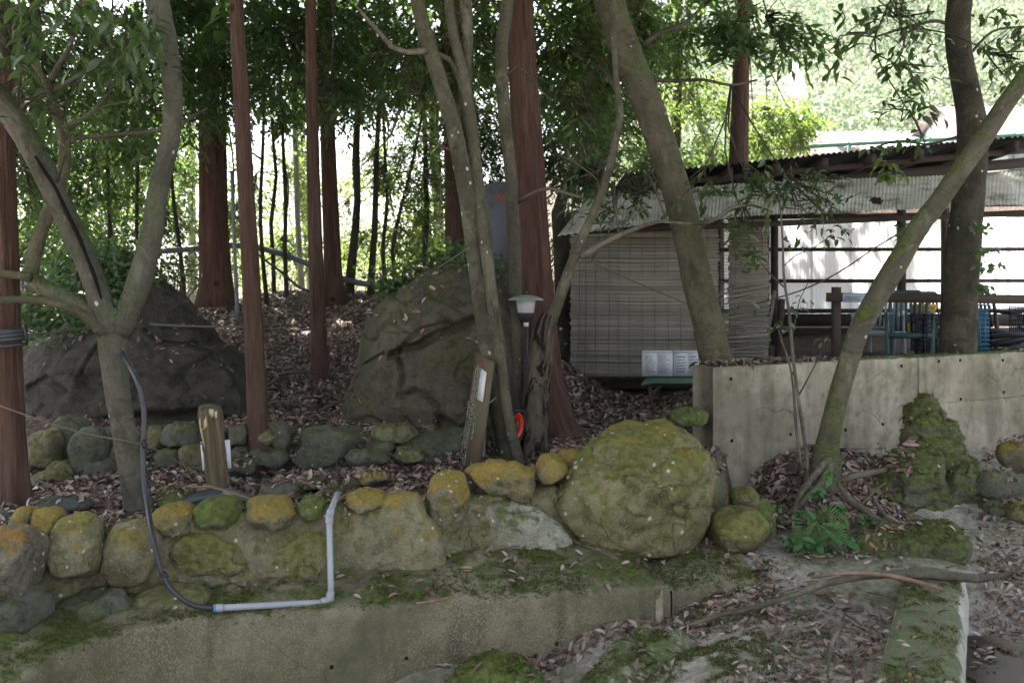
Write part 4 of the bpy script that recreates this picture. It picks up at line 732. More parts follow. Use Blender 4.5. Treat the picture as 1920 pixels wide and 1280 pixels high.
# slender dark saplings and pale trunks on the ridge ---------------------
for k, (nm, lb, path, m, d) in enumerate([
    ('slender_tree', 'slender dark trunk rising just right of the brown ridge cedar', [(655, 545, 20), (662, 470, 17), (670, 380, 14), (668, 280, 13), (672, 180, 12)], 'darkbark', 12.5),
    ('slender_tree', 'slender dark trunk, right one of the pair against the white sky', [(695, 535, 14), (702, 440, 12), (705, 330, 11), (708, 250, 10), (714, 170, 9)], 'darkbark', 12.5),
    ('slender_tree', 'thin trunk directly left of the narrow dark cedar', [(566, 545, 12), (560, 450, 11), (556, 350, 10), (552, 200, 10)], 'palebark', 15),
    ('slender_tree', 'broad pale grey trunk glimpsed between the saplings behind the slim cedar', [(586, 545, 22), (578, 440, 20), (566, 300, 19), (560, 150, 18)], 'palebark', 18),
    ('slender_tree', 'thin dark stem close behind the slim brown cedar', [(500, 560, 9), (494, 500, 8), (488, 400, 7), (492, 300, 7)], 'darkbark', 12),
    ('slender_tree', 'thin forked stem between the slim cedar and the narrow one', [(514, 560, 9), (512, 480, 8), (508, 420, 8), (518, 330, 7), (512, 260, 6)], 'darkbark', 12.8),
    ('slender_tree', 'thin dark stem left of the pale trunks', [(538, 558, 9), (534, 470, 8), (536, 380, 8), (532, 300, 7)], 'darkbark', 12.4),
    ('slender_tree', 'thin bent dark stem against the white gap left of the clump', [(742, 535, 8), (735, 470, 7), (752, 390, 7), (770, 320, 6)], 'darkbark', 13),
    ('slender_tree', 'thin dark stem standing beside the bright bushes', [(722, 535, 9), (718, 460, 8), (726, 380, 7), (722, 300, 6)], 'darkbark', 13.4),
    ('slender_tree', 'short dark stem on the ridge above the cracked boulder', [(800, 520, 12), (796, 470, 11), (800, 420, 10), (798, 330, 9)], 'darkbark', 13),
    ('slender_tree', 'pale trunk left of the dark cedar behind the clump', [(826, 500, 22), (822, 430, 21), (818, 330, 20), (812, 200, 18)], 'palebark', 17),
    ('slender_tree', 'brown stem half hidden behind the split limb at the left', [(60, 560, 24), (62, 420, 22), (64, 250, 20), (66, 100, 18)], 'cedar_far', 11),
    ('slender_tree', 'thin dark stem standing above the left boulder', [(205, 520, 10), (206, 420, 9), (202, 320, 8), (206, 200, 7)], 'darkbark', 11.5),
    ('slender_tree', 'thin dark stem between the straight limb and the thick red cedar', [(262, 520, 8), (256, 430, 7), (258, 330, 7), (262, 200, 6)], 'darkbark', 12),
    ('slender_tree', 'thin leaning stem left of the thick red cedar', [(345, 545, 9), (338, 470, 8), (326, 380, 7), (318, 280, 6)], 'darkbark', 12),
    ('slender_tree', 'pale trunk beyond the thick red cedar', [(360, 520, 16), (360, 400, 15), (358, 260, 14), (360, 120, 13)], 'palebark', 18),
    ('slender_tree', 'dark stem hugging the right side of the thick red cedar', [(430, 575, 12), (424, 470, 10), (422, 340, 9), (420, 200, 8)], 'darkbark', 12),
    ('slender_tree', 'grey crooked stem behind the left end of the awning', [(1058, 560, 36), (1052, 470, 30), (1046, 400, 26), (1060, 350, 20), (1085, 300, 16)], 'darkbark', 9.6)]):
    tree(('th', k), nm, lb, path, m, 9, 'slender trees on the ridge', d=d, up=5.5, step=.25, rough=.06, lump=.1)
# ------------------------------------------------------------------ crowns
def near_tree(x, d):
    return min(TREES, key=lambda k: abs(TREES[k]['path'][len(TREES[k]['path']) // 2][0] - x) + .6 * abs(TREES[k]['path'][0][1] - d))
CROWN = {}
def blob(key, px, py, d, rx, ry, cov, mat, L=.095, W=.036, n=None, ratio=.8):
    n = n or (8 if d < 9 else 2); c = P(px, py, d); r = np.array([rx / F * d, max(rx, ry) / F * d * ratio, ry / F * d])
    kL = RD.uniform(.75, 1.35); kL *= .8 if n == 8 else 1.; L *= kL; W *= kL; per = 10; area = PI * rx * ry; eff = per * .36 * L * W * (F / d) ** 2 * (1.4 if n == 8 else 1.)
    add_blob(key, c, r, max(3, int((1.9 if d >= 8.5 else 1.2) * cov * area / eff)), mat, L, W, n, per)
def add_blob(key, c, r, m, mat, L, W, n, per=10, length=.36):
    pos, q = blob_pts(c, r, m, *((2, .8) if length > .6 else (7, .33))); D = q * np.array([1, 1, .5]) + rng.normal(size=q.shape) * .6; D[:, 2] -= .15
    CROWN.setdefault((key, mat), MB())
    a = sprays(pos - nrm(D) * length * .5, D, L, W, per, length, n); V, Fc = leaves(*a, n); CROWN[(key, mat)].add(V, Fc)
    br = CROWN.setdefault((key, 'twig'), MB()); top = TREES[key]['near']
    j = np.argmin(np.linalg.norm(top - (np.array(c) - [0, 0, .3]), axis=1)); s = top[j]
    if np.linalg.norm(s - c) < 7:
        mid = (s + c) / 2 + np.array([0, 0, .15]) + rng.normal(size=3) * .1
        br.tube([s, mid, c], [.016, .012, .007] if c[1] > 8 or length > .6 else [.008, .006, .004], 5, step=.2)
        for k in range(0, len(pos), max(1, len(pos) // 26)):
            e = pos[k]; md = c * .45 + e * .55 + rng.normal(size=3) * .07; br.tube([c * .85 + s * .15, md, e], [.007, .005, .003], 3, step=.25, cap=False)
    if n == 8:
        for k in range(len(pos)):
            d_ = nrm(D[k]); br.tube([pos[k] - d_ * length * .6, pos[k], pos[k] + d_ * length * .5 - [0, 0, .1 * length]], [.0022, .002, .001], 3, step=.3, cap=False)
D_, M_, B_ = 'leaf_dark', 'leaf_mid', 'leaf_bright'
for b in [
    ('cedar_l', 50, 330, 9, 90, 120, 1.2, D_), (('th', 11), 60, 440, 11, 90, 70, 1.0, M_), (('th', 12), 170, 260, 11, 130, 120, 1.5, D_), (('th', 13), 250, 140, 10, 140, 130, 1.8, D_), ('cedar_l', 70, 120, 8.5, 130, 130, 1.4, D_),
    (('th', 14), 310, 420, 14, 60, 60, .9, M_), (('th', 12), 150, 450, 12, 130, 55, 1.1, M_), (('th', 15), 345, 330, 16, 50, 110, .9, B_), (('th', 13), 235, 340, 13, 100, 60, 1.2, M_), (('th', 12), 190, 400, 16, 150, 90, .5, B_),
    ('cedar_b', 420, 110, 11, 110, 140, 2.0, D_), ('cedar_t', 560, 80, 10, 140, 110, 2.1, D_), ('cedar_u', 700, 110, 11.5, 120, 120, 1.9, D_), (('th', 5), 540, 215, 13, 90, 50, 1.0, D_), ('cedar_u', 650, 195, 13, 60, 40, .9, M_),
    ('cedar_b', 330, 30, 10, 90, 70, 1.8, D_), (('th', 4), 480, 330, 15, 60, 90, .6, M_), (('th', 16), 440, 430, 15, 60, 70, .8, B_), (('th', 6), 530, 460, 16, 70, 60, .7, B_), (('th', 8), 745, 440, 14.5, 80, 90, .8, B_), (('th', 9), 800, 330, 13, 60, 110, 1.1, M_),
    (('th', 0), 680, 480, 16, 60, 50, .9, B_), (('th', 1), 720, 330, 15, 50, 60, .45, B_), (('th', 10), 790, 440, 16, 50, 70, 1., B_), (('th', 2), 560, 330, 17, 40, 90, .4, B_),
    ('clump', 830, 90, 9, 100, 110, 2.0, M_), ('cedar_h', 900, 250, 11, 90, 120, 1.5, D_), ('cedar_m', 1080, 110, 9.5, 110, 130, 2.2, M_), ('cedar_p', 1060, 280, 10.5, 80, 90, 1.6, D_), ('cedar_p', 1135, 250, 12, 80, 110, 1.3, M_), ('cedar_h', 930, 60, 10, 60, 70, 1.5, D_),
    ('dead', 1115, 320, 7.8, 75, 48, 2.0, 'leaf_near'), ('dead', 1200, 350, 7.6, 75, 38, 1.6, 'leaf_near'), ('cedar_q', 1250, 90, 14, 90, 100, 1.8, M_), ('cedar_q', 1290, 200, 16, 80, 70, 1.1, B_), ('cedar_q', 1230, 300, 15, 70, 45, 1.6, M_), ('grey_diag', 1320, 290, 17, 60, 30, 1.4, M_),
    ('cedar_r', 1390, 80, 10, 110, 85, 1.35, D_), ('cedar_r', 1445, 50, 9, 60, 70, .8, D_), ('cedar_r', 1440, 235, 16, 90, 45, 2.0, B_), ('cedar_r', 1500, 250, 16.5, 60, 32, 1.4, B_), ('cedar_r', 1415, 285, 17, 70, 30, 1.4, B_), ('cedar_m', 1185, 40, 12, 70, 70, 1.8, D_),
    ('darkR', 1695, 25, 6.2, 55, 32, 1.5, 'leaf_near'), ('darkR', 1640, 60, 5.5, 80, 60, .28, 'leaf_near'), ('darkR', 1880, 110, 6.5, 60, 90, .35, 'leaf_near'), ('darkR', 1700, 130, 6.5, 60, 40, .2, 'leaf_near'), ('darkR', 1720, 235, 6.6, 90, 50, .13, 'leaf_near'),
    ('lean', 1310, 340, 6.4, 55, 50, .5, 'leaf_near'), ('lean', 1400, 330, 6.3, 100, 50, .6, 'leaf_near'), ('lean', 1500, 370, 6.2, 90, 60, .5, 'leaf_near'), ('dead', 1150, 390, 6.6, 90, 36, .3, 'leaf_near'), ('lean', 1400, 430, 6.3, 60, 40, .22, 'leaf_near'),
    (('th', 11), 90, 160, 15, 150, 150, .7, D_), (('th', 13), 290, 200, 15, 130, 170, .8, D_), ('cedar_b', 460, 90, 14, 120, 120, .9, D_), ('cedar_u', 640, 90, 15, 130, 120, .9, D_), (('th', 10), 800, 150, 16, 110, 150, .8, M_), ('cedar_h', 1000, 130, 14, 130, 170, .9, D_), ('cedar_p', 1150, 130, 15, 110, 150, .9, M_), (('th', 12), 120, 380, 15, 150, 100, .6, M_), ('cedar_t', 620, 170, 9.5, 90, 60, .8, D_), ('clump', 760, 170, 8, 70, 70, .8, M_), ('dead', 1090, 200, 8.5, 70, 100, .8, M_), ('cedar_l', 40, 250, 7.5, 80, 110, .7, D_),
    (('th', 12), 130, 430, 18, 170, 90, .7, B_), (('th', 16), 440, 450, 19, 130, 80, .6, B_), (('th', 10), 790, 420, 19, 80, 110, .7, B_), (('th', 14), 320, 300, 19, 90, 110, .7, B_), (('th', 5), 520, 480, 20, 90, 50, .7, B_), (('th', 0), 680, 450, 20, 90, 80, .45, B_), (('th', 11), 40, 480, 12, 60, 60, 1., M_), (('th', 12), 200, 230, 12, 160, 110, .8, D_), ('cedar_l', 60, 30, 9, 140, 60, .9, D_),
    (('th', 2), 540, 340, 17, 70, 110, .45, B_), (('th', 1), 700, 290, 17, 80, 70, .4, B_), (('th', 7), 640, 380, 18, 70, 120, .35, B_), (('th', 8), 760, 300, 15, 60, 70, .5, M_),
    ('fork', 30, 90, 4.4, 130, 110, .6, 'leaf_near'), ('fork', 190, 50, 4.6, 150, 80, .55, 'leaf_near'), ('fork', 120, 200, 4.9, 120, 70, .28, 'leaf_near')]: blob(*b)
# high canopy of the same trees, out of view, added and thickened to block the sun
for key, c, r, m, mat in [
    ('cedar_l', (-3, 5, 7), (1.8, 2, 1.3), 230, D_), ('fork', (-1.5, 3.6, 6), (1.8, 1.8, .8), 200, D_), ('cedar_s', (-1.4, 6.5, 7.5), (1.8, 1.8, 1.3), 220, D_), ('cedar_b', (-3.5, 11, 8), (2, 2, 1.8), 200, D_), ('cedar_t', (-1.7, 8.8, 8), (1.6, 1.6, 1.5), 200, D_),
    ('cedar_u', (-2, 12, 8.5), (2, 2, 1.6), 180, D_), ('cedar_m', (.2, 7, 7.5), (1.8, 2, 1.3), 240, D_), ('cedar_h', (-.4, 11, 8), (1.8, 1.8, 1.6), 200, D_), ('clump', (-.4, 5.4, 6.2), (1.4, 1.6, .8), 180, D_), ('lean', (.2, 4.6, 6.8), (1.6, 1.8, 1.), 220, D_), ('lean', (1.7, 6.2, 7.2), (1.4, 1.8, 1.), 180, D_),
    ('mossR', (3.0, 5.2, 6.6), (1.6, 1.8, .9), 200, D_), ('darkR', (3.6, 8.0, 7.2), (1.6, 1.8, 1.2), 200, D_), ('cedar_r', (1.2, 12, 8), (2, 2, 1.6), 180, D_), ('cedar_p', (1, 11.5, 8.5), (1.8, 1.8, 1.6), 180, D_), 
    
    ('cedar_b', (-4.5, 13.5, 7.5), (2.2, 2, 1.6), 200, D_), ('cedar_t', (-2.8, 9.5, 6.6), (2, 1.8, 1.2), 240, D_), ('cedar_s', (-2.2, 7.6, 6.4), (1.8, 1.6, 1.), 240, D_), ('cedar_u', (-1.2, 14.5, 7.5), (2.2, 2, 1.5), 220, D_), ('cedar_h', (.2, 13, 7.2), (2, 1.8, 1.4), 200, D_), ('cedar_m', (.3, 9, 7), (1.8, 1.6, 1.2), 240, D_), ('cedar_l', (-4, 7.5, 7), (1.8, 1.8, 1.2), 220, D_), ('mossR', (4.4, 5.5, 7.4), (1.6, 1.8, 1), 120, D_),
    ('cedar_l', (-4.7, 7.1, 6.5), (1.5, 1.5, 1), 220, D_), ('cedar_b', (-4.6, 10, 7), (1.6, 1.6, 1), 220, D_), ('cedar_l', (-3.6, 6.4, 5.6), (1.2, 1.2, .6), 130, D_)]:
    add_blob(key, np.array(c), np.array(r), int(m * 2), mat, .22, .12, 2, 10, .7)
for (key, mat), mb in CROWN.items():
    if not mb.n: continue
    o = mb.build('crown' if mat != 'twig' else 'branchwork', M[mat], TREES[key]['T'], mat == 'twig'); o['kind'] = 'stuff'
# single leaves that read one by one: near twigs over the path, the shed and the sapling
LM = {}
def leaf_objs(key, spots, L, W, mat, name='leaf', droop=.3):
    T = TREES[key]['T'] if not isinstance(key, bpy.types.Object) else key; off = wloc(T)
    k = (mat, round(L, 3))
    if k not in LM:
        v, f = leaf_tpl(8); v = v * np.array([L, W, L]); me = mesh('leaf', v, f); me.materials.append(M[mat]); LM[k] = me
    for p in spots:
        a = RD.uniform(0, 2 * PI); d = Vector((math.cos(a), math.sin(a), RD.uniform(-.9, .25) - droop)).normalized(); up = Vector((RD.gauss(0, .4), RD.gauss(0, .4) - .25, 1))
        s = up.cross(d).normalized(); u = d.cross(s); sc = RD.uniform(.65, 1.25)
        o = bpy.data.objects.new(name, LM[k]); COL.objects.link(o); o.parent = T
        Mx = Matrix((d * sc, s * sc, u * sc)).transposed().to_4x4(); Mx.translation = Vector(np.array(p) - off); o.matrix_local = Mx
def twig_spots(pts, d, n, spread=9):
    q = crom(np.array([P(x, y, d) for x, y in pts]), .02); o = []
    for k in range(n):
        o.append(q[min(len(q) - 1, int(len(q) * (RD.random() ** .8)))] + np.array([RD.gauss(0, spread), RD.gauss(0, spread), RD.gauss(0, spread)]) / F * d)
    return o
tws = [[(0, 40), (60, 60), (120, 50), (200, 30)], [(20, 10), (100, 15), (180, 12), (250, 40)], [(130, 100), (190, 130), (230, 90)], [(150, 40), (220, 60), (270, 70)], [(0, 90), (40, 120), (80, 60)], [(240, 75), (270, 70), (290, 66)], [(200, 130), (240, 135), (260, 120)]]
for t in tws: leaf_objs('fork', twig_spots(t, RD.uniform(3.9, 4.6), 34, 12), .078, .036, 'leaf_near', droop=.5)
for t in [[(1640, 70), (1690, 100), (1668, 140)], [(1620, 285), (1680, 265), (1740, 270)], [(1690, 110), (1660, 125), (1720, 60)], [(1720, 250), (1745, 220), (1690, 150)], [(1840, 100), (1880, 60), (1920, 50)], [(1830, 30), (1890, 20)], [(1560, 20), (1620, 40), (1660, 20)], [(1870, 130), (1915, 120)]]:
    leaf_objs('darkR', twig_spots(t, RD.uniform(6, 7), 22, 9), .078, .030, 'leaf_near', droop=.4)
for c in [(1655, 300), (1665, 315), (1650, 322), (1668, 330)]: leaf_objs('mossR', twig_spots([(c[0] - 12, c[1]), (c[0] + 20, c[1] + 6)], 5.9, 9, 6), .075, .036, 'leaf_bright')
for c, n in [((1410, 470), 22), ((1395, 455), 10), ((1400, 490), 9), ((1470, 450), 8), ((1560, 440), 9), ((1585, 425), 6), ((1480, 580), 7), ((1450, 612), 6), ((1458, 608), 5), ((1540, 640), 5), ((1395, 570), 6), ((1500, 560), 5), ((1425, 330), 14), ((1480, 345), 16), ((1530, 330), 14), ((1560, 370), 12)]:
    leaf_objs('sapling', twig_spots([(c[0] - 12, c[1] + 4), (c[0] + 14, c[1] - 3)], 5.9, n, 7), .06, .027, 'leaf_near', droop=.2)
# ground plants -----------------------------------------------------------
fern = thing('fern', 'bright green fern fronds drooping below the mossy leaning tree', 'fern', P(1525, 1045, 5.5))
for k, pts in enumerate([[(1545, 990), (1525, 975), (1512, 990), (1505, 1040)], [(1548, 985), (1560, 968), (1580, 978), (1590, 990)], [(1545, 990), (1535, 1005), (1520, 1030), (1515, 1055)], [(1550, 990), (1570, 1000), (1585, 1020)]]):
    mb = MB(); d = 5.45 - .05 * k; q = crom(np.array([P(x, y, d) for x, y in pts]) + np.array([[0, .04 * i, 0] for i in range(len(pts))][::-1]), .012); mb.tube(q, np.linspace(.0025, .001, len(q)), 4, step=.03)
    T_ = nrm(np.gradient(q, axis=0)); n = len(q); wv = np.sin(np.linspace(.25, PI, n)) * .075 + .006
    for s in (-1, 1):
        sd = nrm(np.cross(T_, np.tile([.1, -.8, .6], (n, 1)))) * s; V, Fc = leaves(q, sd + T_ * .35, np.tile([.1, -.8, .6], (n, 1)), wv, .012, 2); mb.add(V, Fc, bk=V)
    mb.build('frond', M['fern'], fern)
def herb(label, spots, d, L=.05, n=7, mat='herb'):
    c = P(spots[0][0], spots[0][1], d); T = thing('seedling', label, 'plant', c, 'seedlings on the bank')
    st = MB(); lf = []
    for x, y in spots:
        e = P(x, y, d) + np.array([0, RD.uniform(-.03, .03), 0]); st.tube([P(x + 6, y + 40, d + .05), e + [0, .01, -.03], e], [.002, .0015, .001], 4, step=.03); lf += [e + np.array([RD.gauss(0, .012), RD.gauss(0, .02), RD.gauss(0, .012)]) for _ in range(n)]
    st.build('stem', M['twig'], T, True); leaf_objs(T, lf, L, L * .55, mat)
herb('leafy green seedlings filling the gap under the fern', [(1490, 1030), (1500, 1010), (1520, 1045), (1540, 1050), (1550, 1065), (1505, 1050), (1560, 1030), (1575, 1045), (1480, 1010), (1530, 1020), (1550, 1000), (1590, 1010)], 5.35, .075, 9)
herb('pale green seedling left of the fern beside the rounded stone', [(1458, 945), (1465, 975), (1450, 985)], 5.6, .04, 6)
herb('small seedling on the mound beside the mossy trunk', [(1655, 838), (1668, 842)], 6.15, .045, 6)
herb('small green seedlings among the roots', [(1530, 930), (1535, 920), (1490, 960), (1555, 890), (1580, 985), (1628, 985), (1510, 960), (1570, 950)], 5.5, .06, 7)
herb('trailing green leaves at the end of the root', [(1618, 970), (1635, 975), (1600, 1000), (1610, 1010)], 5.5, .045, 6)
def ivy(label, spots, n, d0, mat='leaf_dark', L=.04):
    mb = MB(); pos = []
    for x, y, d, r in spots:
        for _ in range(n): pos.append(P(x, y, d) + np.array([RD.gauss(0, r), -abs(RD.gauss(0, .10)), RD.gauss(0, r * .45)]))
    pos = np.array(pos); V, Fc = leaves(pos, rng.normal(size=pos.shape) * [1, .6, .6] - [0, 0, .4], rng.normal(size=pos.shape) * .5 + [0, -.6, .6], L, L * .6, 2); mb.add(V, Fc)
    return tag(mb.build('ivy', M[mat], None), label, 'ivy', None, 'stuff')
ivy('dark small leaved ivy creeping over the top of the left boulder', [(180, 525, 7.2, .2), (120, 560, 7.0, .2), (230, 505, 7.4, .18), (90, 600, 6.9, .16), (200, 485, 7.5, .22), (150, 505, 7.4, .22), (250, 510, 7.5, .16), (200, 505, 7.2, .18)], 420, 7, L=.055)
ivy('dark small leaved ivy on the crest of the cracked boulder', [(820, 500, 7.4, .14), (770, 522, 7.3, .12), (870, 485, 7.4, .12), (880, 505, 7.2, .10), (745, 540, 7.3, .08)], 260, 7, L=.05)
ivy('ivy leaves clinging to the side of the upright dark trunk', [(1838, 470, 7.5, .03), (1840, 500, 7.5, .03), (1834, 540, 7.5, .03), (1836, 430, 7.5, .03), (1690, 450, 9, .06), (1688, 430, 9, .05)], 22, 7, L=.06)
# bushes on the ridge and embankment
def bush(label, x, d, z, r, n, mat):
    c = np.array([(x - 960) / F * d, d, gz((x - 960) / F * d, d)]); T = thing('bush', label, 'bush', c, 'bushes behind the ridge')
    pos, q = blob_pts(c + [0, 0, z], r, n, 9); a = sprays(pos, q + rng.normal(size=q.shape) * .5, .085, .036, 10, .3, 2); V, Fc = leaves(*a, 2); o = mk('foliage', V, Fc, M[mat], T); o['kind'] = 'stuff'
    st = MB()
    for k in range(9): st.tube([c, (c + pos[k * 3]) / 2 + [0, 0, .1], pos[k * 3]], [.014, .01, .005], 4, step=.2)
    st.build('stem', M['twig'], T, True)
bush('yellow green bush on the ridge between the brown cedar and the clump', 735, 15, .45, (1.1, .7, .55), 110, B_)
bush('green bush on the ridge left of the slim brown cedar', 330, 14, .5, (.9, .7, .45), 120, M_)
bush('light green bush behind the narrow dark cedar', 530, 15.5, .45, (.9, .6, .45), 80, B_)
bush('dark bush behind the left end of the awning', 1060, 12.5, .9, (.6, .6, .6), 130, D_)
bush('green bush on the bank behind the shed roof', 1240, 16, .8, (1.1, .7, .8), 200, M_)
bush('light green bush above the left boulder', 120, 13.5, .5, (1.1, .7, .45), 130, B_)
# ------------------------------------------------------------------ shed
shed = thing('shed', 'long open shed with white corrugated rear sheets and a dirty sloping awning', 'shed', P(1500, 640, 10))
def corr(name, p00, p10, p01, p11, mat, wave=.032, amp=.009, per=6, rows=8, hole=None, sag=0., parent=None, th=None):
    """corrugated sheet between four corners (p00-p10 along the ridge of the waves' row, p0x to p1x across); waves run from edge 0 to edge 1"""
    p00, p10, p01, p11 = map(np.array, (p00, p10, p01, p11)); L = np.linalg.norm(p10 - p00); n = max(6, int(L / wave * per)); u = np.linspace(0, 1, n + 1); v = np.linspace(0, 1, rows + 1)
    N = nrm(np.cross(p10 - p00, p01 - p00)); U, Vv = np.meshgrid(u, v)
    Q = (p00 * (1 - U[..., None]) + p10 * U[..., None]) * (1 - Vv[..., None]) + (p01 * (1 - U[..., None]) + p11 * U[..., None]) * Vv[..., None]
    Q = Q + N * (amp * np.sin(U * L / wave * 2 * PI))[..., None] + N * (.012 * fbm(Q * 1.3, 2))[..., None]; Q[..., 2] -= sag * 4 * (Vv * (1 - Vv))
    m = n + 1; i = np.arange(rows)[:, None] * m + np.arange(n)[None]; Fq = np.stack([i, i + 1, i + m + 1, i + m], -1).reshape(-1, 4); V = Q.reshape(-1, 3)
    if hole is not None:
        c = V[Fq].mean(1); Fq = Fq[~hole(c)]
    return mk(name, V, [Fq], mat, parent or shed)
DP = 11.5
# white rear sheets
seams = [1446, 1522, 1594, 1664, 1740, 1818, 1890, 1970, 2050, 2130]
for k, (a, b) in enumerate(zip(seams, seams[1:])):
    o_ = (k % 2) * .012; corr('wall_sheet', P(a - 3, 400, DP + o_), P(b + 3, 400, DP + o_), P(a - 3, 590, DP + o_), P(b + 3, 590, DP + o_), M['poly'], .042, .005, 6, 3)
for a, b in [(1060, 1130), (1130, 1205), (1205, 1280), (1280, 1355), (1355, 1449)]:
    corr('wall_sheet', P(a - 3, 400, DP), P(b + 3, 400, DP), P(a - 3, 590, DP), P(b + 3, 590, DP), M['poly'] if a > 1340 else M['wood_dark'], .042, .005, 6, 3)
for y, h in [(404, 9), (467, 7), (526, 7), (582, 8)]: MB().bar(P(1340, y + (1 if y > 410 else 3), DP - .06), P(2120, y - (0 if y > 410 else 4), DP - .06), .05, h / F * DP).build('rail', M['wood_dark'], shed)
for x, w_, y0, y1, d in [(1452, 11, 396, 690, 10.4), (1690, 13, 392, 600, 11.2), (1772, 12, 392, 560, 11.2), (1344, 12, 405, 690, 9.5), (2000, 14, 380, 690, 10.5), (1078, 14, 430, 775, 9.25), (1433, 16, 410, 700, 9.35), (1066, 10, 430, 760, 9.8)]:
    MB().bar(P(x, y1 + 20, d), P(x, y0 - 30, d), w_ / F * d, .07, (0, 1, 0)).build('post', M['wood_dark' if x > 1080 else 'wood_grey'], shed)
MB().bar(P(1456, 700, 9.2), P(1466, 560, 9.2), .05, .05, (0, 1, 0)).build('brace', M['wood_dark'], shed)
MB().bar(P(1425, 705, 9.15), P(1452, 545, 9.2), .035, .04, (0, 1, 0)).build('brace', M['wood_grey'], shed)
for y, x0, x1, d in [(600, 1452, 1960, 11.3), (626, 1452, 1960, 11.3), (652, 1452, 1960, 11.3), (676, 1452, 1960, 11.3)]:
    MB().bar(P(x0, y, d), P(x1, y, d), .04, 23 / F * d).build('low_board', M['wood_dark'], shed)  # boards heightened to close the gaps so the interior reads dark
# floor edge and dark interior boards behind the blinds
MB().bar(P(1060, 715, 9.7), P(1330, 715, 9.7), .9, .05).build('floor_edge', M['wood_dark'], shed)
for k in range(7): MB().bar(P(1075 + 38 * k, 400, 10.1), P(1075 + 38 * k, 770, 10.1), 37 / F * 10.1, .02, (0, 1, 0)).build('inner_board', M['wood_dark'], shed)
# awning sheets, sloping down towards the path
def aw(px):
    t = (px - 1045) / (1960 - 1045); d0 = 8.45 - .55 * t; d1 = 9.05 - .55 * t
    eave = np.interp(px, [1045, 1240, 1450, 1700, 1960], [442, 419, 403, 392, 384]); top = np.interp(px, [1045, 1105, 1300, 1500, 1960], [372, 370, 350, 340, 318])
    return P(px + (58 if px < 1046 else 6), top, d1), P(px, eave, d0)
hc = P(1632, 379, 8.4)
def hole(c):
    q = (c - hc) / np.array([.062, 1, .036]); s = q[:, 2] * .9 - q[:, 0] * .35; return (q[:, 0] ** 2 + s ** 2 + .5 * vn(c * 30) + .25 * vn(c * 70)) < .75
aws = [1045, 1150, 1255, 1360, 1465, 1570, 1680, 1795, 1910, 2030]
for k, (a, b) in enumerate(zip(aws, aws[1:])):
    ta, ea = aw(a); tb_, eb = aw(b + 6); z = np.array([0, 0, .006 * (k % 2)])
    corr('awning_sheet', ta + z, tb_ + z, ea + z, eb + z, M['awning'], .032, .0055, 6, 24, hole if k in (4, 5) else None)
MB().bar(P(1062, 436, 8.62), P(1990, 396, 8.15), .05, .045).build('awning_beam', M['wood_dark'], shed)
# main roof: front edge seen from below, rafters and dark boards under it
re = [(1172, 326), (1300, 314), (1500, 294), (1700, 275), (1990, 250)]
def rf(px): return np.interp(px, [a for a, _ in re], [b for _, b in re])
rs_ = [1172, 1260, 1350, 1440, 1530, 1620, 1710, 1800, 1890, 1990]
for a, b in zip(rs_, rs_[1:]):
    f0, f1 = P(a, rf(a), 8.75), P(b + 2, rf(b), 8.75)
    corr('roof_sheet', f0, f1, f0 + np.array([.0, 2.72, -.09]), f1 + np.array([.0, 2.72, -.09]), M['roof_dark'], .05, .011, 6, 2)
    MB().bar(f0 + np.array([.1, .05, -.065]), f0 + np.array([.1, 2.65, -.155]), .05, .09).build('rafter', M['wood_dark'], shed)
for dz, dd, h in [(-.10, .22, .05), (-.20, .36, .09), (-.31, .40, .10)]:
    MB().bar(P(1180, rf(1180), 8.75) + [0, dd, dz], P(1990, rf(1990), 8.75) + [0, dd, dz], .04, h).build('fascia_board', M['wood_dark' if dz > -.25 else 'wood_brown'], shed)
MB().bar(P(1340, 366, DP + .05), P(2120, 352, DP + .05), .04, 62 / F * DP).build('dark_backing_board', M['wood_dark'], shed)  # added board, keeps the view through the awning hole dark
# ------------------------------------------------------------------ bamboo blinds
def blind(label, x0, x1, y0, y1, d, n, strings, fan=0., drop=None, base=None):
    T = thing('bamboo_blind', label, 'blind', P((x0 + x1) / 2, y1, d), 'bamboo blinds on the shed front'); mb = MB()
    for k in range(n):
        t = (k + .5) / n; y = y0 + (y1 - y0) * t; f = fan * max(0, t - .42) * (RD.random() * .8 + .6)
        a = P(x0 + RD.gauss(0, 1.2), y + RD.gauss(0, .4) - 0, d + .01 * math.sin(t * 9)); b = P(x1 + RD.gauss(0, 1.5), y + RD.gauss(0, .5) - f * 30 * math.cos(t * 5), d + .02 * math.sin(t * 7 + 1) - fan * .05)
        if drop and drop(t): continue
        m = (a + b) / 2 + np.array([0, .012 * math.sin(t * 14), -.010 * abs(math.sin(t * 4)) - RD.random() * .004]); h = (y1 - y0) / n / F * d * 1.06
        mb.tube([a, m, b], h * .62, 4, step=.5)
    mb.build('slat', M['bamboo'], T)['kind'] = 'stuff'
    mb = MB()
    for s in strings: mb.tube([P(s, y0, d - .012), P(s + RD.gauss(0, 1.5), (y0 + y1) / 2, d - .016), P(s + RD.gauss(0, 1.5), y1, d - .012)], .0022, 5, step=.1)
    mb.build('cord', M['cord'], T, True)['kind'] = 'stuff'
    MB().bar(P(x0 - 3, y1 + 2, d), P(x1 + 3, y1 + 3, d), .016, .016).build('bottom_rod', M['wood_grey'], T); MB().bar(P(x0 - 3, y0 - 2, d), P(x1 + 3, y0 - 2, d), .02, .02).build('top_rod', M['wood_dark'], T)
blind('wide weathered bamboo blind hanging over the white notice boards', 1070, 1347, 424, 702, 9.0, 96, [1085, 1098, 1118, 1140, 1161, 1182, 1204, 1228, 1252, 1276, 1300, 1326])
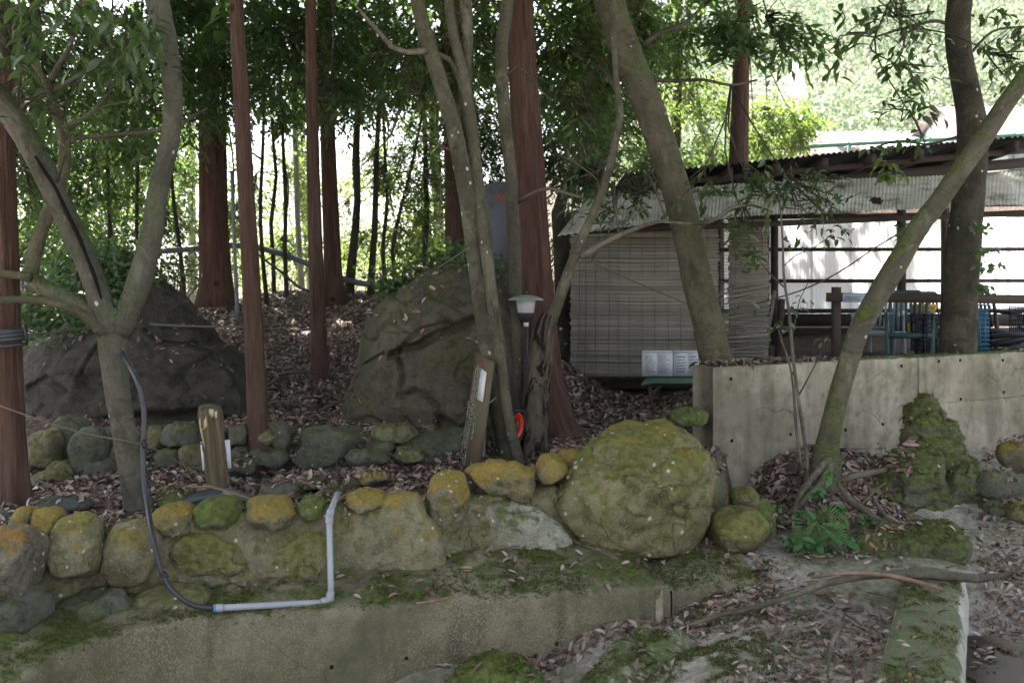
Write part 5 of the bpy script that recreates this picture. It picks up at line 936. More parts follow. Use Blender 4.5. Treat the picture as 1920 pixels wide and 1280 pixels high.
blind('narrow sagging bamboo blind right of the broad leaning trunk', 1366, 1441, 412, 690, 9.0, 88, [1378, 1405, 1430], .5)
mb = MB()
for k in range(26):
    y = 410 + k * 6.2
    if k % 5 == 4 or True: mb.bar(P(1346, y, 9.03), P(1369, y + RD.gauss(0, 1), 9.03), .006, .005)
o = mb.build('slat', M['bamboo'], bpy.data.objects['bamboo_blind.001']); o['kind'] = 'stuff'
mb = MB()
for k in range(34):
    y = 548 + k * 4.2; mb.bar(P(1346 + RD.gauss(0, 3), y + RD.gauss(0, 2), 8.97), P(1440 + RD.gauss(0, 6), y - 22 + k * .7 + RD.gauss(0, 2.5), 8.9 + RD.gauss(0, .02)), .008, .008)
o = mb.build('loose_slat', M['bamboo'], bpy.data.objects['bamboo_blind.001']); o['kind'] = 'stuff'
# ------------------------------------------------------------------ railing with a notice plate
rl = thing('railing', 'dark timber railing with a cross shaped end post behind the retaining wall', 'railing', P(1568, 690, 8.3))
MB().bar(P(1567, 720, 8.3), P(1568, 538, 8.3), 14 / F * 8.3, .06, (0, 1, 0)).build('post', M['wood_brown'], rl)
MB().bar(P(1550, 557, 8.26), P(1990, 562, 8.2), .04, 17 / F * 8.3).build('rail', M['wood_brown'], rl)
MB().bar(P(1955, 720, 8.3), P(1955, 545, 8.3), 14 / F * 8.3, .06, (0, 1, 0)).build('post', M['wood_brown'], rl)
def print_rows(x0, x1, y0, y1, d, rows, mat, parent, name='lettering', vert=False, h=.5, seed=0, br=None):
    """illegible rows of small strokes"""
    r = random.Random(seed); mb = MB()
    for k in range(rows):
        t = (k + .5) / rows
        a, b, s = (y0, y1, (y1 - y0) / 40) if vert else (x0, x1, (x1 - x0) / 30)
        q = a + s * r.random(); end = b - (b - a) * r.random() * .35
        while q < end:
            wd = s * r.uniform(.4, 1.0)
            if r.random() < .86:
                if vert: c0 = (x0 + (x1 - x0) * t, q + wd / 2)
                else: c0 = (q + wd / 2, y0 + (y1 - y0) * t)
                hh = ((x1 - x0) if vert else (y1 - y0)) / rows * h * r.uniform(.6, 1)
                p = P(c0[0], c0[1], d); sz = (hh if vert else wd) / F * d, .002, (wd if vert else hh) / F * d
                mb.box(p, sz)
            q += wd + s * .35
    o = mb.build(name, M[mat], parent); o['kind'] = 'stuff'; return o
pl = thing('notice_plate', 'pale blue grey plate screwed to the rail beside the cross shaped post', 'sign', P(1603, 565, 8.22))
MB().box(P(1603, 558, 8.225), (46 / F * 8.2, .008, 17 / F * 8.2)).build('plate', plain('pale blue plate', (.34, .40, .48), .5), pl); print_rows(1584, 1622, 555, 562, 8.218, 2, 'ink', pl, seed=3)
# ------------------------------------------------------------------ plastic chairs, crates, hose pile
def pchair(label, x, y, d, rz, mat, slats=7):
    c = P(x, y, d); T = thing('garden_chair', label, 'chair', c, 'plastic chairs behind the wall'); Mx = np.array(Matrix.Rotation(rz, 3, 'Z')); W = lambda a: c + Mx @ np.array(a) * .72
    for sx in (-1, 1):
        MB().tube([W((.24 * sx, -.24, 0)), W((.25 * sx, -.23, .4)), W((.26 * sx, -.22, .62))], [.022, .022, .018], 8).build('leg', M[mat], T, True)
        MB().tube([W((.22 * sx, .26, 0)), W((.22 * sx, .22, .42)), W((.21 * sx, .30, .85))], [.022, .022, .016], 8).build('leg', M[mat], T, True)
        MB().tube([W((.26 * sx, -.24, .62)), W((.265 * sx, 0, .645)), W((.22 * sx, .26, .66))], [.02, .026, .02], 8).build('armrest', M[mat], T, True)
    mb = MB()
    for k in range(slats): mb.bar(W((-.2 + .4 * k / (slats - 1), -.24, .42)), W((-.19 + .38 * k / (slats - 1), .2, .39)), .042, .014)
    mb.bar(W((-.24, -.24, .405)), W((.24, -.24, .405)), .03, .05); mb.bar(W((-.22, .21, .385)), W((.22, .21, .385)), .03, .05); mb.build('seat', M[mat], T)
    mb = MB(); mb.tube([W((-.21, .30, .84)), W((-.12, .33, .92)), W((.12, .33, .92)), W((.21, .30, .84))], .02, 8)
    for k in range(6): mb.tube([W((-.15 + .06 * k, .22, .44)), W((-.13 + .052 * k, .33, .91))], .012, 6, step=.2)
    mb.build('backrest', M[mat], T, True); return T
pchair('pale grey slatted garden chair behind the mossy leaning trunk', 1650, 682, 9.2, -.7, 'plas_grey', 9)
pchair('dark green plastic chair whose front leg stands by the wall top', 1705, 690, 8.7, -.35, 'plas_green')
pchair('dark navy chair with a rounded back left of the upright dark trunk', 1765, 676, 9.8, .2, 'plas_navy'); pchair('dark blue chair showing only its back right of the upright dark trunk', 1858, 676, 9.6, .1, 'plas_navy')
def crate(label, x, y, d, sz, mat, grid=False):
    c = P(x, y, d); T = thing('crate', label, 'crate', c, 'plastic crates behind the wall'); w_, dp, h = sz
    for s in (-1, 1):
        for (ax_, nm) in ((0, 'side'), (1, 'end')):
            mb = MB()
            if not grid:
                mb.box(c + np.array([0, s * dp / 2, h / 2] if ax_ == 0 else [s * w_ / 2, 0, h / 2]), (w_ - .004, .012, h) if ax_ == 0 else (.012, dp - .03, h))
                mb.box(c + np.array([0, s * (dp / 2 + .008), h - .02] if ax_ == 0 else [s * (w_ / 2 + .008), 0, h - .02]), (w_ + .02, .02, .03) if ax_ == 0 else (.02, dp - .05, .03))
            else:
                ln = w_ if ax_ == 0 else dp
                for k in range(int(ln / .035) + 1):
                    u = -ln / 2 + ln * k / int(ln / .035); mb.box(c + np.array([u, s * dp / 2, h / 2] if ax_ == 0 else [s * w_ / 2, u, h / 2]), (.008, .008, h))
                for k in range(int(h / .035) + 1):
                    z = h * k / int(h / .035); mb.box(c + np.array([0, s * dp / 2, z] if ax_ == 0 else [s * w_ / 2, 0, z]), (ln, .007, .010) if ax_ == 0 else (.007, ln, .010))
            mb.build(nm, M[mat], T)
    MB().box(c + np.array([0, 0, .01]), (w_ - .03, dp - .03, .015)).build('base', M[mat], T); return T
crate('yellow crate on top behind the railing left of the dark trunk', 1731, 588, 9.3, (.15, .2, .09), 'plas_yellow'); crate('half hidden yellow crate below the top one', 1700, 622, 9.5, (.10, .15, .08), 'plas_yellow')
crate('blue mesh crate standing upright right of the dark trunk', 1829, 668, 8.5, (.13, .25, .44), 'plas_blue', True); crate('dark mesh crate left of the dark trunk', 1748, 672, 8.6, (.26, .25, .38), 'plas_navy', True); crate('grey mesh crate at the right edge behind the railing', 1925, 655, 9.0, (.18, .25, .38), 'plas_navy', True)
hp = thing('hose_coil', 'heap of black hose coils on the ground right of the blue crate', 'hose', P(1875, 668, 8.8))
for k in range(4):
    a = np.linspace(0, 2 * PI, 22); c = P(1873 + 4 * k, 655 - 7 * k, 8.8); MB().tube(np.stack([c[0] + .17 * np.cos(a), c[1] + .15 * np.sin(a), c[2] + .04 * np.sin(a + k)], -1), .022, 8, step=.05).build('coil', M['tyre'], hp, True)
# green plants seen under the rear boards
bush('bright ferny plants seen through the low boards of the shed', 1570, 12.4, .28, (.55, .3, .22), 70, B_)
# ------------------------------------------------------------------ garden lamp
lp = P(986, 545, 6.55); lb = np.array([lp[0], lp[1], gz(lp[0], lp[1])]); lt = lp[2]; d = 6.55; k = d / F
lamp = thing('garden_lamp', 'garden lamp with a flat grey green cap and white tapered shade on a dark post', 'lamp', lb)
c = np.array([lp[0], lp[1], 0]); zz = lambda py: H - (py - HOR) * k
MB().add(*lathe([(.001, zz(552)), (10 * k, zz(553)), (22 * k, zz(556)), (33 * k, zz(561)), (34 * k, zz(563)), (31 * k, zz(562)), (20 * k, zz(559)), (.001, zz(558))], c, 32)).build('cap', M['lamp_cap'], lamp, True)
MB().add(*lathe([(.001, zz(544)), (3 * k, zz(545)), (3.5 * k, zz(549)), (2 * k, zz(552.5)), (.001, zz(552.5))], c, 12)).build('finial', M['lamp_dark'], lamp, True)
MB().add(*lathe([(18 * k, zz(559)), (17.5 * k, zz(568)), (15 * k, zz(587)), (13.5 * k, zz(588)), (15 * k, zz(568)), (16 * k, zz(560))], c, 32)).build('shade', M['lamp_glass'], lamp, True)
MB().add(*lathe([(16 * k, zz(586)), (16 * k, zz(590)), (12 * k, zz(599)), (6 * k, zz(604)), (5 * k, zz(605)), (4.5 * k, zz(612)), (.001, zz(612))], c, 28)).build('holder', M['lamp_dark'], lamp, True)
MB().tube([[c[0], c[1], lb[2] - .1], [c[0], c[1], zz(611)]], 4.2 * k, 12, step=1).build('post', M['lamp_dark'], lamp, True)
MB().box([c[0] + .002, c[1] - 4.6 * k, zz(608)], (9 * k, .004, 8 * k)).build('sticker', M['paper'], lamp)
# ------------------------------------------------------------------ red lamp in a dark housing
T = thing('warning_light', 'red round light in a dark rounded housing at the foot of the clump', 'light', P(968, 835, 6.15)); c = P(966, 797, 6.2); k = 5.0 / F
a = np.linspace(0, 2 * PI, 32, endpoint=False); sq = (np.abs(np.cos(a)) ** 4 + np.abs(np.sin(a)) ** 4) ** -.25
Rm = np.array(Matrix.Rotation(.55, 3, 'Z') @ Matrix.Rotation(.12, 3, 'Y'))
def ring(r0, r1, y0, y1): return [(r0, y0), (r1, y1)]
def shell(prof, sx, sz, sup):
    V = np.array([[r * sx * (sup[i] if sup is not None else 1) * math.cos(t), y, r * sz * (sup[i] if sup is not None else 1) * math.sin(t)] for r, y in prof for i, t in enumerate(a)]) @ Rm.T + c
    n = len(prof); i = np.arange(n - 1)[:, None] * 32; j = np.arange(32)[None]; q = (j + 1) % 32; return V, [np.stack([i + j, i + q, i + 32 + q, i + 32 + j], -1).reshape(-1, 4)]
MB().add(*shell([(.01, .07), (.9, .07), (1, .05), (1, -.03), (.93, -.035), (.9, -.02), (.9, .03), (.01, .045)], 17 * k, 37 * k, sq)).build('housing', M['lamp_dark'], T, True)
MB().add(*shell([(1, -.03), (.97, -.035), (.8, .0), (.5, .02), (.01, .028)], 15 * k, 31 * k, None)).build('reflector', M['red'], T, True)
MB().add(*shell([(.62, .0), (.55, -.02), (.3, -.03), (.01, -.03)], 11 * k, 25 * k, None)).build('lens', M['red_dark'], T, True)
MB().tube([c + [0, .04, -36 * k], [c[0], c[1] + .04, gz(c[0], c[1]) - .05]], .012, 8).build('stand', M['lamp_dark'], T, True)
# ------------------------------------------------------------------ tilted sign board
T = thing('sign_board', 'tilted brown wooden sign board with faded white and green lettering', 'sign', P(875, 885, 6.1))
q = [P(893, 657, 6.36), P(917, 678, 6.02), P(889, 893, 5.9), P(858, 888, 6.28)]; N = nrm(np.cross(q[1] - q[0], q[3] - q[0])); N = N if N[1] > 0 else -N
V = q + [p + N * .035 for p in q]; MB().add(V, [np.array([[0, 3, 2, 1], [4, 5, 6, 7], [0, 1, 5, 4], [1, 2, 6, 5], [2, 3, 7, 6], [3, 0, 4, 7]])]).build('board', M['sign_brown'], T)
def onb(u, v, o=.003): return (q[0] * (1 - u) + q[1] * u) * (1 - v) + (q[3] * (1 - u) + q[2] * u) * v - N * o
def strokes(u0, u1, v0, v1, mat, seed, ch=.016):
    r = random.Random(seed); mb = MB(); v = v0
    while v < v1:
        if r.random() < .88:
            for _ in range(4):
                ua, ub = sorted((r.uniform(u0, u1), r.uniform(u0, u1))); va = v + r.uniform(.1, .8) * ch; vb = va + r.uniform(-.3, .3) * ch
                if r.random() < .4: ub = ua + .02; vb = va + ch * .6
                mb.bar(onb(ua, va), onb(ub, vb), .004, .002, N)
        v += ch * 1.15
    mb.build('lettering', M[mat], T)['kind'] = 'stuff'
for i, (u0, u1, v0, v1, m) in enumerate([(.30, .40, .09, .95, 'ink_white'), (.16, .26, .12, .97, 'ink_white'), (.44, .52, .10, .5, 'ink_white'), (.66, .76, .38, .62, 'ink_green'), (.55, .63, .5, .72, 'ink_white'), (.72, .80, .86, .95, 'ink_green'), (.02, .1, .4, .9, 'ink_white')]): strokes(u0, u1, v0, v1, m, i + 5)
r_ = random.Random(2); mb = MB()
for i in range(4):
    u0 = .22 + .14 * i
    for _ in range(4): mb.bar(onb(u0 + r_.random() * .1, .035 + r_.random() * .035), onb(u0 + r_.random() * .1, .035 + r_.random() * .035), .006, .002, N)
mb.build('heading', M['ink_red'], T)['kind'] = 'stuff'
pq = [onb(.58, .10, .006), onb(.97, .10, .006), onb(.97, .36, .006), onb(.58, .36, .006)]; MB().add(pq + [p + N * .003 for p in pq], [np.array([[0, 3, 2, 1], [4, 5, 6, 7], [0, 1, 5, 4], [1, 2, 6, 5], [2, 3, 7, 6], [3, 0, 4, 7]])]).build('pasted_sheet', M['paper'], T)
MB().tube([P(912, 700, 6.2), P(903, 900, 6.25)], .014, 8).build('stake', M['pvc'], T, True)
tag(tb('binding_wire', [(858, 822, 3), (880, 800, 3), (905, 765, 3), (930, 745, 3)], M['wire'], d=5.9, seg=5), 'thin wire tied across the tilted sign board', 'wire')
# ------------------------------------------------------------------ lettered stone monument
T = thing('monument', 'upright blue grey stone slab with red and dark lettering behind the clump', 'monument', P(930, 540, 9.3)); d = 9.3
mq = [(898, 352), (915, 345), (940, 341), (962, 344), (966, 400), (966, 540), (905, 540), (902, 440)]; Fr = [P(x, y, d) for x, y in mq]; n = len(Fr); V = Fr + [p + np.array([0, .14, 0]) for p in Fr]
mb = MB(); mb.add(V, [np.array([list(range(n))]), np.array([list(range(2 * n - 1, n - 1, -1))]), np.array([[i, i + n, (i + 1) % n + n, (i + 1) % n] for i in range(n)])]); mb.build('slab', M['monument'], T)
MB().box(P(935, 548, d + .07), (.50, .30, .16)).build('plinth', M['monument'], T)
MB().box(P(935, 505, d - .012), (.30, .03, .20)).build('lower_plate', M['slate'], T)
def glyph(txt, px, py, size, mat, dd, parent, name='lettering'):
    cu = bpy.data.curves.new('t', 'FONT'); cu.body = txt; cu.size = size / F * dd * 1.1; cu.extrude = .002; cu.align_x = 'CENTER'; cu.align_y = 'CENTER'; cu.resolution_u = 2
    o = bpy.data.objects.new('t', cu); COL.objects.link(o); bpy.context.view_layer.update()
    me = bpy.data.meshes.new_from_object(o.evaluated_get(bpy.context.evaluated_depsgraph_get())); bpy.data.objects.remove(o)
    me.transform(Matrix.Translation(Vector(P(px, py, dd) - wloc(parent))) @ Matrix.Rotation(PI / 2, 4, 'X')); return link(name, me, M[mat], parent)
for tx, x, y, s, m in [('石', 946, 370, 11, 'ink_red'), ('の', 948, 381, 10, 'ink_red'), ('葉', 933, 370, 11, 'ink_red'), ('い', 936, 381, 8, 'ink_red'), ('日', 942, 356, 10, 'ink'), ('4', 918, 358, 13, 'ink'), ('@', 922, 383, 9, 'ink')]: glyph(tx, x, y, s, m, d - .004, T)
# ------------------------------------------------------------------ rotten post with a white board behind
T = thing('rotten_post', 'chewed rotten wooden post with pale peeled streak in front of a white board', 'post', P(404, 921, 5.55)); d = 5.55
pv_, pr_ = pth([(409, 935, 52), (407, 900, 46), (402, 860, 43), (398, 820, 41), (394, 790, 42), (392, 772, 44), (391, 764, 40)], d); MB().tube(pv_, pr_ * .92, 40, step=.012, rough=.16, rs=4, flute=.22, lump=.10, seed=4).build('shaft', M['rot'], T, True)
V, Fc = rock_geo(bb(371, 757, 412, 772, seed=3), d, .055, 3, .1, .1, 4); mk('mossy_top', V, [Fc], M['stone_grey'], T)
for pp_ in ([(373, 788), (378, 776), (386, 786), (386, 800), (379, 806), (384, 838), (380, 830), (375, 805)], [(378, 782), (386, 778), (388, 800), (380, 806)]):
    Q = [P(x, y, d - .066 + .0016 * abs(x - 391)) for x, y in pp_]; n = len(Q); MB().add(Q + [p + np.array([0, .02, 0]) for p in Q], [np.array([list(range(n))]), np.array([[i, i + n, (i + 1) % n + n, (i + 1) % n] for i in range(n)])]).build('peeled_strip', M['cream'], T)
for x, y, w_, h_ in [(398, 770, 5, 14), (405, 773, 4, 12), (394, 768, 3, 10)]: MB().box(P(x, y + 4, d - .062), (w_ / F * d, .012, h_ / F * d), 0).build('splinter', M['cream'], T)
T = thing('white_board', 'blank white board showing on both sides of the rotten post', 'board', P(405, 883, 5.68)); MB().add([P(375, 828, 5.68), P(431, 824, 5.68), P(434, 877, 5.68), P(380, 882, 5.68), P(375, 828, 5.70), P(431, 824, 5.70), P(434, 877, 5.70), P(380, 882, 5.70)], [np.array([[0, 3, 2, 1], [4, 5, 6, 7], [0, 1, 5, 4], [1, 2, 6, 5], [2, 3, 7, 6], [3, 0, 4, 7]])]).build('sheet', M['board_white'], T)
MB().box(P(378, 831, 5.672), (.014, .006, .014)).build('clip', M['pvc_blue'], T)
# ------------------------------------------------------------------ bent dark metal angle on the stones
T = thing('metal_angle', 'bent dark blue grey metal channel lying on the stones in front of the rotten post', 'metal piece', P(410, 940, 5.1))
MB().bar(P(335, 942, 4.98), P(412, 921, 5.12), .07, .030, (0, -.35, 1)).build('flange', M['slate_metal'], T); MB().bar(P(405, 920, 5.13), P(488, 942, 5.02), .065, .026, (0, -.3, 1)).build('flange', M['slate_metal'], T)
# ------------------------------------------------------------------ plank wedge by the cracked boulder
T = thing('plank_box', 'weathered wooden planks forming a wedge between the two great boulders', 'planks', P(575, 795, 6.9)); d = 6.9
Q = [P(551, 778, d), P(604, 755, d + .25), P(600, 772, d + .25), P(596, 800, d + .25), P(551, 802, d)]; n = 5; MB().add(Q + [p + np.array([.01, .03, 0]) for p in Q], [np.array([list(range(n))]), np.array([list(range(2 * n - 1, n - 1, -1))]), np.array([[i, i + n, (i + 1) % n + n, (i + 1) % n] for i in range(n)])]).build('plank', M['wood_brown'], T)
MB().box(P(541, 785, d - .02), (.075, .10, .09)).build('end_block', M['wood_dark'], T); MB().bar(P(599, 805, d + .2), P(604, 768, d + .24), .03, .03, (0, 1, 0)).build('stake', M['wood_dark'], T)
# ------------------------------------------------------------------ green table with two notice boards
T = thing('table', 'low green metal table under the wide bamboo blind', 'table', P(1228, 785, 8.2)); d = 8.3
MB().add([P(1202, 720, d - .25), P(1223, 715, d - .3), P(1340, 715, d - .3), P(1340, 707, d + .1), P(1212, 707, d + .1), *[p - np.array([0, 0, .018]) for p in (P(1202, 720, d - .25), P(1223, 715, d - .3), P(1340, 715, d - .3), P(1340, 707, d + .1), P(1212, 707, d + .1))]], [np.array([[0, 4, 3, 2, 1][::-1]]), np.array([[5, 9, 8, 7, 6]]), np.array([[i, i + 5, (i + 1) % 5 + 5, (i + 1) % 5] for i in range(5)])]).build('top', M['green_metal'], T)
for (x0, x1, dd) in ((1217, 1227, d - .22), (1236, 1240, d + .08), (1320, 1316, d - .2)): MB().bar(P(x0, 717, dd), P(x1, 795, dd), .026, .026, (0, 1, 0)).build('leg', M['rust'], T)
MB().bar(P(1222, 738, d - .21), P(1246, 717, d - .18), .012, .02).build('brace', M['green_metal'], T)
for j, (x0, x1, lb, pg) in enumerate([(1204, 1261, 'white notice board with dense print on two pages leaning on the bamboo blind', [(1207, 1231), (1233, 1258)]), (1263, 1316, 'white notice board with sparse print leaning behind the broad trunk', [(1266, 1288), (1291, 1313)])]):
    d = 8.4; T = thing('notice_board', lb, 'notice board', P((x0 + x1) / 2, 705, d), 'notice boards on the green table')
    MB().box(P((x0 + x1) / 2, 681, d), ((x1 - x0) / F * d, .012, 47 / F * d)).build('board', M['board_white'], T); MB().box(P((x0 + x1) / 2, 658.5, d - .010), ((x1 - x0) / F * d, .012, 3 / F * d)).build('edge_strip', M['paper'], T)
    for i, (a0_, a1_) in enumerate(pg):
        MB().box(P((a0_ + a1_) / 2, 681.5, d - .0085), ((a1_ - a0_) / F * d, .005, 40 / F * d)).build('page', M['paper'], T)
        print_rows(a0_ + 2, a1_ - 2, 666, 699, d - .012, 9 if j == 0 else 6, 'ink', T, seed=i + j * 7, h=.38)
# ------------------------------------------------------------------ pipes and hoses
T = thing('vinyl_pipe', 'grey vinyl pipe with elbows running along the wall foot and up the stones', 'pipe', P(610, 1130, 4.62))
e = lambda x, y, d: P(x, y, d)
p0, p1, p2, p3 = e(413, 1139, 4.40), e(621, 1128, 4.58), e(617, 965, 4.74), e(633, 925, 4.98)
MB().tube([p0, p1], .0145, 14, step=.1).build('run', M['pvc'], T, True); MB().tube([p1, p2], .0145, 14, step=.1).build('riser', M['pvc'], T, True); MB().tube([p2, p3], .0145, 14, step=.1).build('inlet', M['pvc'], T, True)
for pa, pb, pc in ((p0, p1, p2), (p1, p2, p3)): MB().tube([pb + nrm(pa - pb) * .045, pb + nrm(pa - pb) * .012 + nrm(pc - pb) * .012, pb + nrm(pc - pb) * .045], .0185, 14, step=.008).build('elbow', M['pvc'], T, True)
MB().tube([p0 - nrm(p1 - p0) * .02, p0 + nrm(p1 - p0) * .012], .0175, 14, step=.01).build('coupling', M['pvc'], T, True); MB().tube([p0 - nrm(p1 - p0) * .03, p0 - nrm(p1 - p0) * .016], .0165, 14, step=.01).build('tape', M['pvc_blue'], T, True)
T = thing('hose', 'black hose running down the forked tree and over the stones to the grey pipe', 'hose', P(300, 1060, 4.5))
hp_, hr_ = pth([(226, 655, 10, 4.95), (240, 680, 10, 4.85), (258, 715, 10, 4.71), (268, 755, 10, 4.70), (271, 800, 10, 4.70), (268, 850, 10, 4.69), (270, 900, 10, 4.66), (277, 950, 10, 4.60), (285, 1000, 10, 4.48), (297, 1050, 10, 4.42), (312, 1090, 10, 4.38), (335, 1117, 10, 4.36), (365, 1135, 10, 4.37), (399, 1141, 10, 4.39)])
hp_[-1] = p0 - nrm(p1 - p0) * .02; MB().tube(hp_, hr_, 12, step=.02).build('tube', M['rubber'], T, True)
for x, y in [(270, 832), (308, 1078)]: MB().tube([P(x - 4, y - 6, 4.68 if y < 900 else 4.39), P(x + 4, y + 6, 4.68 if y < 900 else 4.39)], .0145, 12, step=.01).build('clamp', M['tyre'], T, True)
T = thing('water_pipe', 'long grey water pipe strung between the trees on the ridge', 'pipe', P(380, 466, 12)); tb('tube', [(-20, 495, 11, 10.8), (35, 491, 11, 11), (120, 485, 11, 11.2), (235, 476, 11, 11.6), (330, 469, 11, 11.9), (400, 462, 11, 12.2), (440, 460, 11, 12.4), (490, 466, 11, 12.5), (540, 480, 11, 12.5), (580, 496, 11, 12.4), (610, 510, 11, 12.4), (650, 525, 11, 12.4), (700, 534, 11, 12.5), (790, 539, 11, 12.6)], M['pipe_far'], T, seg=12)
for x, y, dd in [(235, 476, 11.6), (540, 480, 12.5)]: tb('joint', [(x - 7, y + 1, 15, dd), (x + 7, y - 1, 15, dd)], M['pipe_far'], T, seg=12, step=.05)
tag(tb('black_hose', [(478, 472, 4), (500, 490, 4.5), (530, 512, 5), (560, 538, 5), (583, 547, 5), (600, 548, 4)], M['rubber'], d=11.8, seg=8), 'thin black hose sagging below the water pipe beside the slim cedar', 'hose')
tag(tb('pipe_stub', [(88, 500, 10), (100, 508, 10), (116, 518, 9)], M['pipe_far'], d=9.5, seg=10), 'short grey pipe stub among the ivy above the left boulder', 'pipe')
tag(tb('black_hose', [(95, 528, 7), (120, 535, 7), (140, 541, 6)], M['rubber'], d=8, seg=8), 'short black hose lying in the ivy behind the split limb', 'hose')
T = thing('pipe_bundle', 'bundle of dark pipes strapped to the left cedar', 'pipes', P(10, 640, 4.95))
for y, r_ in ((622, 11), (636, 11), (629, 12), (648, 7)): tb('pipe', [(-60, y + 8, r_, 4.85), (20, y, r_, 4.86), (52, y - 4, r_, 4.9)], M['rubber'], T, seg=10)
tb('strap', [(46, 608, 6, 4.83), (50, 630, 6, 4.82), (50, 645, 6, 4.83)], M['tyre'], T, seg=6)
T = thing('support_post', 'thin grey upright pipe standing left of the left boulder', 'pipe', P(40, 600, 8.5)); tb('tube', [(41, 640, 11, 8.5), (40, 520, 11, 8.5)], M['pipe_far'], T, seg=10); tb('cap', [(40, 524, 13, 8.5), (40, 517, 13, 8.5)], M['rubber'], T, seg=10, step=.02)
tag(tb('support_post', [(446, 600, 8), (440, 470, 7), (434, 320, 6)], M['pipe_far'], d=10.5, seg=8), 'thin blue grey pole standing just left of the slim brown cedar', 'pole')
tag(tb('cable', [(52, 628, 3, 5.2), (110, 622, 3, 6), (180, 612, 4, 6.6), (240, 605, 5, 6.9), (300, 609, 5, 6.9), (380, 612, 4.5, 7), (480, 614, 4, 7.2), (540, 622, 3, 7.6), (600, 612, 3, 8.2)], M['wire'], seg=6), 'brown cable stretched across the face of the left boulder', 'cable')
tag(tb('cable', [(-10, 757, 3, 4.8), (60, 782, 3, 4.8), (150, 810, 3, 4.8), (268, 833, 3, 4.82), (310, 850, 3, 5), (350, 878, 3, 5.2), (390, 897, 3, 5.2)], M['wire'], seg=5), 'thin pale cord running from the left cedar to the black hose', 'cord')
tag(tb('cable', [(300, 915, 3, 5.1), (395, 912, 3.5, 5.05), (440, 925, 4, 5.0), (480, 938, 4, 4.95), (540, 944, 4, 4.93), (600, 943, 4, 4.9), (640, 932, 4, 4.95), (665, 915, 3, 5.1)], M['wire_yellow'], seg=6), 'ochre cord draped over the yellow stones to the grey pipe', 'cord')
tag(tb('stay_rope', [(608, 610, 3, 8.4), (700, 560, 3, 8), (790, 520, 3, 7.4), (880, 465, 3, 6.4)], M['wire'], seg=5), 'thin rope rising from the leaf litter to the clump across the cracked boulder', 'rope')
tag(tb('stay_rope', [(1415, 570, 3, 7.2), (1500, 545, 3, 7), (1570, 512, 3, 6.8), (1640, 465, 3, 6.6), (1698, 430, 3, 6.4)], M['wire'], seg=5), 'thin wire running past the white sheets to the mossy leaning trunk', 'wire')
tag(tb('stay_rope', [(1098, 485, 3, 6.4), (1160, 515, 2.5, 7), (1230, 545, 2.5, 8), (1300, 575, 2.5, 8.8)], M['wire'], seg=5), 'thin cord hanging across the wide bamboo blind', 'cord')
# ------------------------------------------------------------------ fallen branches, roots
tag(tb('fallen_branch', [(1290, 1172, 8, 4.56), (1350, 1152, 9, 4.58), (1420, 1137, 12, 4.56), (1480, 1118, 12, 4.60), (1545, 1094, 14, 4.68), (1600, 1083, 14, 4.72), (1650, 1077, 15, 4.74), (1720, 1076, 17, 4.76), (1780, 1080, 18, 4.76), (1830, 1084, 16, 4.74), (1870, 1080, 12, 4.72), (1895, 1073, 8, 4.70)], M['branch'], seg=10, lump=.25, rough=.1, step=.03), 'long crooked grey branch lying across the kerb', 'branch')
tag(tb('fallen_branch', [(1522, 1082, 5, 4.70), (1560, 1076, 7, 4.69), (1620, 1074, 8, 4.66), (1670, 1079, 8, 4.62), (1720, 1090, 8, 4.56), (1772, 1106, 6, 4.52)], M['branch_red'], seg=8, lump=.15, step=.03), 'thinner reddish branch lying over the long grey one', 'branch')
tag(tb('fallen_branch', [(1552, 1270, 4, 3.72), (1556, 1225, 9, 3.86), (1562, 1200, 8, 3.98), (1580, 1168, 6, 4.2)], M['branch'], seg=8, lump=.3, step=.02), 'short dark stick lying in pale leaves left of the kerb', 'branch')
tag(tb('fallen_branch', [(1583, 1150, 4, 4.35), (1600, 1160, 4, 4.3), (1615, 1172, 3, 4.25)], M['twig'], seg=6), 'small dark twig near the kerb', 'twig')
tag(tb('fallen_branch', [(780, 1131, 5, 4.58), (815, 1126, 6, 4.60), (860, 1116, 3, 4.64)], M['branch_red'], seg=6), 'small pale stick lying on top of the low concrete wall', 'stick')
tag(tb('fallen_branch', [(510, 790, 4, 7.2), (540, 765, 5, 7.4), (570, 742, 5, 7.7), (600, 730, 4, 8)], M['branch'], seg=6), 'thin stick leaning in the litter behind the plank wedge', 'stick')
for k_, (x0, y0, x1, y1) in enumerate([(440, 640, 470, 615), (470, 690, 560, 660), (520, 620, 620, 640), (600, 690, 680, 650), (560, 585, 640, 570), (500, 650, 540, 690)]):
    dd = 9.2 - (y0 - 560) / 60; a_, b_ = P(x0, y0, dd), P(x1, y1, dd + .3); a_[2] = gz(a_[0], a_[1]) + .03; b_[2] = gz(b_[0], b_[1]) + .04
    tag(MB().tube([a_, (a_ + b_) / 2 + [0, 0, .03], b_], [.012, .011, .006], 6, lump=.2).build('fallen_branch', M['branch'], None, True), ['short dead stick lying beside the slim brown cedar on the litter slope', 'long dead stick lying left of the narrow dark cedar on the litter slope', 'dead stick just above the cable line in the litter between the cedars', 'dead stick right of the foot of the narrow dark cedar', 'topmost dead stick on the litter slope near the ridge cedar', 'dead stick sloping downhill between the slim cedar and the narrow one'][k_], 'stick', 'sticks on the litter slope')
tb('fissure_shade', [(66, 292, 5, 4.70), (84, 322, 8, 4.72), (104, 352, 7, 4.745), (124, 395, 8, 4.77), (146, 440, 9, 4.79), (162, 480, 7, 4.82), (178, 520, 8, 4.84), (190, 560, 4, 4.86)], M['hole'], TREES['fork']['T'], seg=7, lump=.5, rough=.2, step=.02)  # embedded near-black tube painted as the shade in the split
T = TREES['mossR']['T']
